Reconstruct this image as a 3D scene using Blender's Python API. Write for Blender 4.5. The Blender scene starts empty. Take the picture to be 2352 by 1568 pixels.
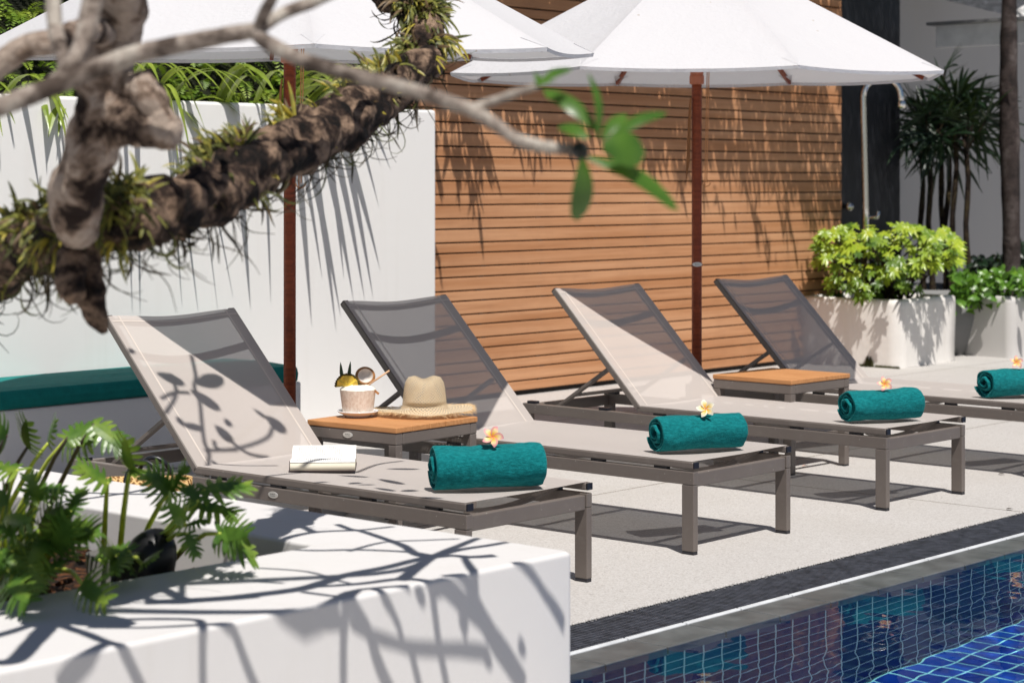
import bpy, bmesh, math, random
from mathutils import Vector, Matrix, noise
import numpy as np
R = math.radians
random.seed(11)
rnd = random.random
def ru(a, b): return a + (b-a)*rnd()

scene = bpy.context.scene
COL = scene.collection

# ------------------------------------------------------------------ camera numbers
F, YH, CX, H = 4763.0, 418.4, 1176.0, 1.4      # focal / horizon / centre in 2352-px units, camera height
YAW = R(48.4)
A = Vector((math.sin(YAW), -math.cos(YAW), 0))  # towards the pool
B = Vector((math.cos(YAW), math.sin(YAW), 0))   # along the walls, to the right
SUN_EL, SUN_AZ = R(61.6), R(19.2)                   # azimuth measured from "behind the camera" to the right
U = Vector((math.cos(SUN_EL)*math.sin(SUN_AZ), -math.cos(SUN_EL)*math.cos(SUN_AZ), math.sin(SUN_EL)))
def ST(s, t, z=0.0): return B*s + A*t + Vector((0, 0, z))
def at(x, y, Y): return Vector(((x-CX)/F*Y, Y, H-(y-YH)/F*Y))       # measured point at a distance
def onz(x, y, z): return at(x, y, (H-z)*F/(y-YH))                  # measured point on a level plane
def onplane(x, y, p0, n):
    d = Vector(((x-CX)/F, 1, -(y-YH)/F)); o = Vector((0, 0, H))
    k = (p0-o).dot(n)/d.dot(n)
    return o + d*k

# ------------------------------------------------------------------ mesh builder
class MB:
    def __init__(s): s.v = []; s.f = []; s.mi = []; s.uv = {}
    def face(s, ids, mi=0, uv=None):
        s.f.append(tuple(ids)); s.mi.append(mi)
        if uv: s.uv[len(s.f)-1] = uv
    def add(s, pts):
        k = len(s.v); s.v += [tuple(p) for p in pts]; return k
    def box(s, x0, x1, y0, y1, z0, z1, mi=0, M=None):
        P = [Vector((x, y, z)) for z in (z0, z1) for y in (y0, y1) for x in (x0, x1)]
        if M: P = [M @ p for p in P]
        k = s.add(P)
        for q in ((0,2,3,1),(4,5,7,6),(0,1,5,4),(2,6,7,3),(0,4,6,2),(1,3,7,5)):
            s.face([k+i for i in q], mi)
    def bar(s, p, q, w, h, up=(0,0,1), mi=0):
        p = Vector(p); q = Vector(q); d = (q-p); L = d.length; d.normalize()
        u = Vector(up); sd = d.cross(u).normalized(); u = sd.cross(d)
        M = Matrix((( d.x, sd.x, u.x, p.x),(d.y, sd.y, u.y, p.y),(d.z, sd.z, u.z, p.z),(0,0,0,1)))
        s.box(0, L, -w/2, w/2, -h/2, h/2, mi, M)
    def sweep_rect(s, pts, w, h, up, mi=0):
        up = Vector(up); n = len(pts); P = [Vector(p) for p in pts]; rings = []
        for i in range(n):
            d = (P[min(i+1, n-1)]-P[max(i-1, 0)]).normalized()
            sd = d.cross(up).normalized(); u = sd.cross(d)
            rings.append(s.add([P[i]+sd*a*w/2+u*b*h/2 for a, b in ((-1,-1),(1,-1),(1,1),(-1,1))]))
        for i in range(n-1):
            for j in range(4):
                k = (j+1) % 4
                s.face((rings[i]+j, rings[i]+k, rings[i+1]+k, rings[i+1]+j), mi)
        s.face([rings[0]+j for j in (3,2,1,0)], mi); s.face([rings[-1]+j for j in range(4)], mi)
    def tube(s, pts, rad, n=8, mi=0, bump=0, bs=20, cap=True):
        P = [Vector(p) for p in pts]; m = len(P)
        if not hasattr(rad, '__len__'): rad = [rad]*m
        d0 = (P[1]-P[0]).normalized()
        ref = Vector((0,0,1)) if abs(d0.z) < .9 else Vector((1,0,0))
        u = d0.cross(ref).normalized(); rings = []
        for i in range(m):
            d = (P[min(i+1, m-1)]-P[max(i-1, 0)]).normalized()
            u = (u-d*u.dot(d)).normalized(); w = d.cross(u); ring = []
            for j in range(n):
                a = 2*math.pi*j/n; dr = u*math.cos(a)+w*math.sin(a); p = P[i]+dr*rad[i]
                if bump: p += dr*rad[i]*bump*(noise.noise(p*bs)+.5*noise.noise(p*bs*2.7))
                ring.append(p)
            rings.append(s.add(ring))
        for i in range(m-1):
            for j in range(n):
                k = (j+1) % n
                s.face((rings[i]+j, rings[i]+k, rings[i+1]+k, rings[i+1]+j), mi,
                       [(j/n, i/m), ((j+1)/n, i/m), ((j+1)/n, (i+1)/m), (j/n, (i+1)/m)])
        if cap:
            s.face([rings[0]+j for j in reversed(range(n))], mi); s.face([rings[-1]+j for j in range(n)], mi)
    def lathe(s, prof, n=32, c=(0,0,0), mi=0, fn=None, vs=1.0):
        c = Vector(c); rings = []; L = 0; Ls = [0]
        for i in range(1, len(prof)):
            L += math.hypot(prof[i][0]-prof[i-1][0], prof[i][1]-prof[i-1][1]); Ls.append(L)
        for (r, z) in prof:
            ring = []
            for j in range(n):
                a = 2*math.pi*j/n; p = Vector((r*math.cos(a), r*math.sin(a), z))
                if fn: p = fn(p, a)
                ring.append(c+p)
            rings.append(s.add(ring))
        for i in range(len(prof)-1):
            for j in range(n):
                k = (j+1) % n
                s.face((rings[i]+j, rings[i]+k, rings[i+1]+k, rings[i+1]+j), mi,
                       [(j/n, Ls[i]*vs), ((j+1)/n, Ls[i]*vs), ((j+1)/n, Ls[i+1]*vs), (j/n, Ls[i+1]*vs)])
        return rings
    def blade(s, pts, ws, side, fold=.25, mi=0, nrm=None):
        """leaf strip of two columns folded along the midrib"""
        P = [Vector(p) for p in pts]; m = len(P); side = Vector(side).normalized(); rows = []
        for i in range(m):
            d = (P[min(i+1, m-1)]-P[max(i-1, 0)]).normalized()
            sd = side-d*side.dot(d)
            if sd.length < 1e-4: sd = d.orthogonal()
            sd.normalize(); n = d.cross(sd)
            w = ws[i]
            rows.append(s.add([P[i]-sd*w+n*w*fold, P[i], P[i]+sd*w+n*w*fold]))
        for i in range(m-1):
            a, b = rows[i], rows[i+1]; v0, v1 = i/(m-1), (i+1)/(m-1)
            s.face((a, a+1, b+1, b), mi, [(0, v0), (.5, v0), (.5, v1), (0, v1)])
            s.face((a+1, a+2, b+2, b+1), mi, [(.5, v0), (1, v0), (1, v1), (.5, v1)])
    def sheet(s, fn, nu, nv, mi=0):
        k = s.add([fn(i/nu, j/nv) for j in range(nv+1) for i in range(nu+1)])
        for j in range(nv):
            for i in range(nu):
                a = k+j*(nu+1)+i
                s.face((a, a+1, a+nu+2, a+nu+1), mi,
                       [(i/nu, j/nv), ((i+1)/nu, j/nv), ((i+1)/nu, (j+1)/nv), (i/nu, (j+1)/nv)])
    def build(s, name, mats, parent=None, smooth=False, bevel=0, seg=2, uv=False, autosm=None):
        me = bpy.data.meshes.new(name); me.from_pydata(s.v, [], s.f)
        mats = mats if isinstance(mats, (list, tuple)) else [mats]
        for m in mats: me.materials.append(m)
        me.polygons.foreach_set('material_index', s.mi)
        if s.uv:
            lay = me.uv_layers.new(name='UVMap')
            for pi, uvs in s.uv.items():
                pl = me.polygons[pi]
                for li, c in zip(pl.loop_indices, uvs): lay.data[li].uv = c
        if smooth: me.polygons.foreach_set('use_smooth', [True]*len(me.polygons))
        me.validate(); me.update()
        o = bpy.data.objects.new(name, me); COL.objects.link(o)
        if parent: o.parent = parent
        if bevel:
            b = o.modifiers.new('bevel', 'BEVEL'); b.width = bevel; b.segments = seg; b.limit_method = 'ANGLE'; b.angle_limit = R(40)
            b.harden_normals = False
        return o
def tag(o, label=None, cat=None, group=None, kind=None):
    if label: o['label'] = label
    if cat: o['category'] = cat
    if group: o['group'] = group
    if kind: o['kind'] = kind
    return o
def thing(name, label, cat, loc=(0,0,0), rz=0.0, group=None):
    o = bpy.data.objects.new(name, None); COL.objects.link(o); o.empty_display_size = .1
    o.location = loc; o.rotation_euler = (0, 0, rz)
    return tag(o, label, cat, group)
def copy_tree(o, parent=None):
    c = o.copy(); COL.objects.link(c)
    if parent: c.parent = parent
    for ch in list(o.children): copy_tree(ch, c)
    return c
RZ = YAW-math.pi/2     # local x = A (towards pool), local y = B (along wall)

# ------------------------------------------------------------------ materials
class N:
    """tiny node helper"""
    def __init__(s, name):
        s.m = bpy.data.materials.new(name); s.m.use_nodes = True; s.t = s.m.node_tree; s.t.nodes.clear()
        s.out = s.n('ShaderNodeOutputMaterial')
    def n(s, typ, ins=None, **kw):
        nd = s.t.nodes.new(typ)
        for k, v in kw.items(): setattr(nd, k, v)
        for k, v in (ins or {}).items(): s.set(nd, k, v)
        return nd
    def set(s, nd, k, v):
        sock = nd.inputs[k]
        if isinstance(v, bpy.types.Node): s.t.links.new(v.outputs[0], sock)
        elif isinstance(v, bpy.types.NodeSocket): s.t.links.new(v, sock)
        elif isinstance(v, tuple) and len(v) == 3 and sock.type == 'RGBA': sock.default_value = (*v, 1)
        else: sock.default_value = v
    def math(s, op, a, b=None, c=None):
        ins = {0: a}
        if b is not None: ins[1] = b
        if c is not None: ins[2] = c
        return s.n('ShaderNodeMath', ins, operation=op)
    def coord(s, which='Object', scale=(1,1,1), loc=(0,0,0)):
        tc = s.n('ShaderNodeTexCoord')
        mp = s.n('ShaderNodeMapping', {'Vector': tc.outputs[which], 'Scale': scale, 'Location': loc})
        return mp.outputs[0]
    def noise(s, vec, scale, detail=4, rough=.55, dist=0):
        return s.n('ShaderNodeTexNoise', {'Vector': vec, 'Scale': scale, 'Detail': detail, 'Roughness': rough, 'Distortion': dist})
    def ramp(s, fac, stops):
        r = s.n('ShaderNodeValToRGB', {'Fac': fac}); cr = r.color_ramp
        while len(cr.elements) < len(stops): cr.elements.new(.5)
        for e, (p, c) in zip(cr.elements, stops):
            e.position = p; e.color = (*c, 1) if len(c) == 3 else c
        return r
    def mix(s, fac, a, b, blend='MIX'):
        r = s.n('ShaderNodeMix', data_type='RGBA', blend_type=blend)
        for k, v in ((0, fac), (6, a), (7, b)): s.set(r, k, v)
        return r.outputs[2]
    def bump(s, h, strength=.3, dist=.01):
        return s.n('ShaderNodeBump', {'Height': h, 'Strength': strength, 'Distance': dist})
    def pbr(s, col, rough=.6, metal=0, spec=.5, nrm=None, **ins):
        p = s.n('ShaderNodeBsdfPrincipled', {'Base Color': col, 'Roughness': rough, 'Metallic': metal, 'Specular IOR Level': spec})
        if nrm is not None: s.set(p, 'Normal', nrm)
        for k, v in ins.items(): s.set(p, k.replace('_', ' '), v)
        return p
    def done(s, sh):
        s.t.links.new(sh.outputs[0] if isinstance(sh, bpy.types.Node) else sh, s.out.inputs[0]); return s.m

def simple(name, col, rough=.5, metal=0, spec=.5, var=.12, scale=6, bump=0, bscale=60, bd=.002):
    k = N(name); v = k.coord()
    nz = k.noise(v, scale, 5)
    c = k.ramp(nz.outputs[0], [(.3, tuple(x*(1-var) for x in col)), (.7, tuple(min(1, x*(1+var)) for x in col))])
    nr = k.bump(k.noise(v, bscale, 4).outputs[0], bump, bd) if bump else None
    return k.done(k.pbr(c.outputs[0], rough, metal, spec, nr))
def leafmat(name, stops, scale=9, rough=.4, trans=.3, tcol=None, spec=.5):
    k = N(name); v = k.coord()
    nz = k.noise(v, scale, 3, .6)
    c = k.ramp(nz.outputs[0], stops)
    p = k.pbr(c.outputs[0], rough, 0, spec)
    tc = k.mix(.5, c.outputs[0], tcol or (.25, .4, .03))
    t = k.n('ShaderNodeBsdfTranslucent', {'Color': tc})
    return k.done(k.n('ShaderNodeMixShader', {0: trans, 1: p, 2: t}))

def m_deck():
    k = N('washed_pebble'); v = k.coord()
    sp = k.n('ShaderNodeTexVoronoi', {'Vector': v, 'Scale': 170})
    n2 = k.noise(v, 2.2, 5)
    c = k.ramp(sp.outputs['Color'], [(0, (.25, .23, .215)), (.14, (.41, .39, .372)), (.5, (.485, .466, .448)), (1, (.56, .545, .53))])
    c2 = k.mix(k.math('MULTIPLY', n2.outputs[0], .30), c.outputs[0], (.38, .355, .33))
    # slab joints on the local grid: x = A, y = B
    sx = k.n('ShaderNodeSeparateXYZ', {0: v})
    def joint(sock, off, step):
        f = k.math('MODULO', k.math('ADD', sock, off+100*step), step)
        return k.math('LESS_THAN', k.math('ABSOLUTE', k.math('SUBTRACT', f, step/2)), .005)
    j = k.math('MAXIMUM', joint(sx.outputs[0], 5.89+1.0, 2.0), joint(sx.outputs[1], -8.03+1.5, 3.0))
    c3 = k.mix(j, c2, (.16, .14, .115))
    st = k.noise(v, .9, 6, .6)
    c4 = k.mix(k.math('MULTIPLY', k.ramp(st.outputs[0], [(.52, (0,0,0)), (.72, (1,1,1))]).outputs[0], .25), c3, (.36, .33, .29))
    nr = k.bump(sp.outputs['Distance'], .35, .003)
    return k.done(k.pbr(c4, .75, 0, .3, nr))
def m_wall(name, col, stain=.10, bump=.12, rough=.75):
    k = N(name); v = k.coord()
    n1 = k.noise(v, 1.3, 6, .6); n2 = k.noise(v, 14, 5); n3 = k.noise(k.coord(scale=(6,6,.5)), 2.0, 4)
    c = k.mix(k.math('MULTIPLY', n1.outputs[0], stain*2), col, tuple(x*.78 for x in col))
    c = k.mix(k.math('MULTIPLY', k.ramp(n3.outputs[0], [(.55,(0,0,0)),(.8,(1,1,1))]).outputs[0], stain), c, (.45, .40, .33))
    return k.done(k.pbr(c, rough, 0, .3, k.bump(n2.outputs[0], bump, .006)))
def m_wood_wall():
    k = N('cedar_boards'); v = k.coord(scale=(4, .9, 30)); w = k.coord()
    g = k.noise(v, 2.2, 6, .65, .6); b = k.noise(k.coord(scale=(1,.35,11.6)), 1.1, 2); st = k.noise(w, 2.6, 5, .6)
    c = k.ramp(g.outputs[0], [(.25, (.31, .137, .058)), (.5, (.48, .230, .107)), (.75, (.58, .302, .155))])
    bt = k.ramp(b.outputs[0], [(.35, (.40, .175, .072)), (.65, (.64, .36, .20))])
    c2 = k.mix(.5, c.outputs[0], bt.outputs[0])
    c3 = k.mix(k.math('MULTIPLY', k.ramp(st.outputs[0], [(.5,(0,0,0)),(.75,(1,1,1))]).outputs[0], .3), c2, (.30, .14, .07))
    return k.done(k.pbr(c3, .62, 0, .3, k.bump(g.outputs[0], .25, .003)))
def m_sling(name, col, open_=.28):
    k = N(name); v = k.coord()
    w1 = k.n('ShaderNodeTexWave', {'Vector': v, 'Scale': 160.0, 'Distortion': .3}, bands_direction='X')
    w2 = k.n('ShaderNodeTexWave', {'Vector': v, 'Scale': 160.0, 'Distortion': .3}, bands_direction='Y')
    h = k.math('MULTIPLY', w1.outputs[1], w2.outputs[1])
    n1 = k.noise(v, 3, 4)
    c = k.mix(k.math('MULTIPLY', n1.outputs[0], .3), col, tuple(x*.85 for x in col))
    c = k.mix(k.math('MULTIPLY', h, .25), c, tuple(x*.6 for x in col))
    p = k.pbr(c, .7, 0, .25, k.bump(h, .15, .001))
    t = k.n('ShaderNodeBsdfTransparent')
    tl = k.n('ShaderNodeBsdfTranslucent', {'Color': col})
    m1 = k.n('ShaderNodeMixShader', {0: .08, 1: p, 2: tl})
    return k.done(k.n('ShaderNodeMixShader', {0: open_, 1: m1, 2: t}))
def m_canopy():
    k = N('white_canvas'); v = k.coord()
    n1 = k.noise(v, 2.0, 5); n2 = k.noise(v, 40, 3); sp = k.n('ShaderNodeTexVoronoi', {'Vector': v, 'Scale': 5.5})
    c = k.mix(k.math('MULTIPLY', n1.outputs[0], .15), (.63, .627, .645), (.56, .557, .575))
    c = k.mix(k.math('LESS_THAN', sp.outputs['Distance'], .035), c, (.45, .40, .34))
    p = k.pbr(c, .8, 0, .2, k.bump(k.math('ADD', n2.outputs[0], k.math('MULTIPLY', n1.outputs[0], 8)), .4, .008))
    t = k.n('ShaderNodeBsdfTranslucent', {'Color': (.80, .79, .81)})
    return k.done(k.n('ShaderNodeMixShader', {0: .20, 1: p, 2: t}))
def m_towel():
    k = N('teal_terry'); v = k.coord(scale=(1, 2.4, 2.4)); w = k.coord()
    n1 = k.noise(v, 55, 6, .7); n2 = k.noise(w, 16, 4); n3 = k.noise(w, 260, 2)
    c = k.ramp(n1.outputs[0], [(.3, (.0025, .082, .090)), (.5, (.005, .158, .170)), (.72, (.014, .26, .275))])
    c2 = k.mix(k.math('MULTIPLY', n2.outputs[0], .4), c.outputs[0], (.004, .125, .122))
    h = k.math('ADD', k.math('MULTIPLY', n1.outputs[0], 1.0), k.math('MULTIPLY', n3.outputs[0], .5))
    return k.done(k.pbr(c2, .95, 0, .1, k.bump(h, .75, .006), Sheen_Weight=.35, Sheen_Roughness=.4, Sheen_Tint=(.2, .75, .72)))
def m_tile(name, plane, cols, grout):
    k = N(name); v = k.coord(); s = k.n('ShaderNodeSeparateXYZ', {0: v})
    a, b = (s.outputs[1], s.outputs[2]) if plane == 'wall' else (s.outputs[0], s.outputs[1])
    P = .098
    fa = k.math('FRACT', k.math('DIVIDE', k.math('ADD', a, 50*P), P)); fb = k.math('FRACT', k.math('DIVIDE', k.math('ADD', b, 50*P), P))
    g = k.math('MAXIMUM', k.math('LESS_THAN', fa, .075), k.math('LESS_THAN', fb, .075))
    ia = k.math('FLOOR', k.math('DIVIDE', k.math('ADD', a, 50*P), P)); ib = k.math('FLOOR', k.math('DIVIDE', k.math('ADD', b, 50*P), P))
    cv = k.n('ShaderNodeCombineXYZ', {0: ia, 1: ib})
    wn = k.n('ShaderNodeTexWhiteNoise', {'Vector': cv}, noise_dimensions='3D')
    c = k.ramp(wn.outputs[0], [(0, cols[0]), (.5, cols[1]), (1, cols[2])])
    n = k.noise(v, 18, 4)
    c2 = k.mix(k.math('MULTIPLY', n.outputs[0], .4), c.outputs[0], cols[0])
    c3 = k.mix(g, c2, grout)
    return k.done(k.pbr(c3, k.math('ADD', k.math('MULTIPLY', g, .5), .2), 0, .5))
def m_water():
    k = N('pool_water')
    fr = k.n('ShaderNodeFresnel', {'IOR': 1.333})
    rf = k.n('ShaderNodeBsdfRefraction', {'Color': (.90, .98, 1.0), 'Roughness': 0.0, 'IOR': 1.333}); gl = k.n('ShaderNodeBsdfGlossy', {'Color': (1, 1, 1), 'Roughness': 0.0})
    return k.done(k.n('ShaderNodeMixShader', {0: k.math('MULTIPLY', fr.outputs[0], .74), 1: rf, 2: gl}))
def m_straw(holes=True, name='woven_straw', col=(.74, .55, .33)):
    k = N(name); tc = k.n('ShaderNodeTexCoord'); s = k.n('ShaderNodeSeparateXYZ', {0: tc.outputs['UV']})
    u = k.math('MULTIPLY', s.outputs[0], 2*math.pi*40); v = k.math('MULTIPLY', s.outputs[1], 2*math.pi*72)
    d1 = k.math('SINE', k.math('ADD', u, v)); d2 = k.math('SINE', k.math('SUBTRACT', u, v))
    h = k.math('MAXIMUM', d1, d2)
    n1 = k.noise(tc.outputs['Object'], 150, 3, .7)
    c = k.ramp(k.math('ADD', k.math('MULTIPLY', h, .38), k.math('MULTIPLY', n1.outputs[0], .75)), [(.1, tuple(x*.22 for x in col)), (.45, col), (.9, (.86, .74, .54))])
    p = k.pbr(c.outputs[0], .7, 0, .3, k.bump(h, .8, .004))
    if not holes: return k.done(p)
    a = k.math('LESS_THAN', h, -.12)
    return k.done(k.n('ShaderNodeMixShader', {0: a, 1: p, 2: k.n('ShaderNodeBsdfTransparent')}))
def m_bark(name, dark, mid, light, scale=7, lich=.55, bump=.7):
    k = N(name); v = k.coord()
    n1 = k.noise(v, scale, 8, .65, .3); n2 = k.noise(v, scale*5, 6, .65)
    c = k.ramp(n1.outputs[0], [(.40, dark), (.49, mid), (lich+.08, light)])
    c2 = k.mix(k.math('MULTIPLY', n2.outputs[0], .7), c.outputs[0], dark)
    return k.done(k.pbr(c2, .85, 0, .2, k.bump(k.math('ADD', n1.outputs[0], n2.outputs[0]), bump, .02)))
def m_petal(name, edge):
    k = N(name); tc = k.n('ShaderNodeTexCoord'); s = k.n('ShaderNodeSeparateXYZ', {0: tc.outputs['UV']})
    c = k.ramp(s.outputs[1], [(0, (.75, .18, .02)), (.25, (.88, .50, .05)), (.6, (.90, .72, .38)), (.95, edge)])
    c2 = k.mix(k.math('MULTIPLY', k.math('GREATER_THAN', s.outputs[0], .72), .7), c.outputs[0], edge)
    p = k.pbr(c2, .5, 0, .3)
    return k.done(k.n('ShaderNodeMixShader', {0: .2, 1: p, 2: k.n('ShaderNodeBsdfTranslucent', {'Color': c2})}))
def m_page():
    k = N('printed_page'); tc = k.n('ShaderNodeTexCoord'); s = k.n('ShaderNodeSeparateXYZ', {0: tc.outputs['UV']})
    x, y = s.outputs[0], s.outputs[1]
    line = k.math('GREATER_THAN', k.math('SINE', k.math('MULTIPLY', x, 2*math.pi*30)), .1)
    wn = k.noise(k.n('ShaderNodeCombineXYZ', {0: k.math('MULTIPLY', x, 30.0), 1: k.math('MULTIPLY', y, 40.0)}).outputs[0], 1.0, 2)
    word = k.math('GREATER_THAN', wn.outputs[0], .43)
    inx = k.math('MULTIPLY', k.math('GREATER_THAN', x, .10), k.math('LESS_THAN', x, .88))
    iny = k.math('MULTIPLY', k.math('GREATER_THAN', y, .12), k.math('LESS_THAN', y, .92))
    g = k.math('MULTIPLY', k.math('MULTIPLY', line, word), k.math('MULTIPLY', inx, iny))
    c = k.mix(k.math('MULTIPLY', g, .55), (.80, .79, .76), (.10, .10, .12))
    return k.done(k.pbr(c, .8, 0, .2))
def m_pageedge():
    k = N('page_edges'); v = k.coord(scale=(1, 1, 700)); n = k.noise(v, 1.5, 2)
    c = k.ramp(n.outputs[0], [(.3, (.55, .50, .38)), (.7, (.80, .76, .64))])
    return k.done(k.pbr(c.outputs[0], .85, 0, .2))
def m_basket():
    k = N('basket_weave'); tc = k.n('ShaderNodeTexCoord'); v = k.coord()
    ch = k.n('ShaderNodeTexWave', {'Vector': v, 'Scale': 28.0, 'Distortion': 3.0, 'Detail': 2.0}, bands_direction='DIAGONAL')
    ch2 = k.n('ShaderNodeTexWave', {'Vector': k.coord(scale=(-1, 1, 1)), 'Scale': 28.0, 'Distortion': 3.0}, bands_direction='DIAGONAL')
    h = k.math('MAXIMUM', ch.outputs[1], ch2.outputs[1])
    c = k.ramp(h, [(.3, (.22, .10, .03)), (.7, (.55, .32, .12)), (1, (.70, .48, .22))])
    return k.done(k.pbr(c.outputs[0], .6, 0, .3, k.bump(h, .8, .004)))
def m_teak(name='teak_slats', a=(.40, .17, .06), b=(.58, .29, .12)):
    k = N(name); v = k.coord(scale=(1.2, 22, 22)); g = k.noise(v, 3, 6, .6, .5)
    c = k.ramp(g.outputs[0], [(.3, a), (.7, b)])
    return k.done(k.pbr(c.outputs[0], .55, 0, .35, k.bump(g.outputs[0], .15, .002)))
def m_shingle():
    k = N('roof_shingle'); v = k.coord(); n1 = k.noise(v, 14, 8, .75); n2 = k.noise(v, 1.5, 4)
    c = k.ramp(n1.outputs[0], [(.36, (.34, .34, .34)), (.52, (.50, .50, .495)), (.64, (.80, .79, .78))])
    return k.done(k.pbr(c.outputs[0], .85, 0, .2, k.bump(n1.outputs[0], .8, .03)))

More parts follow.
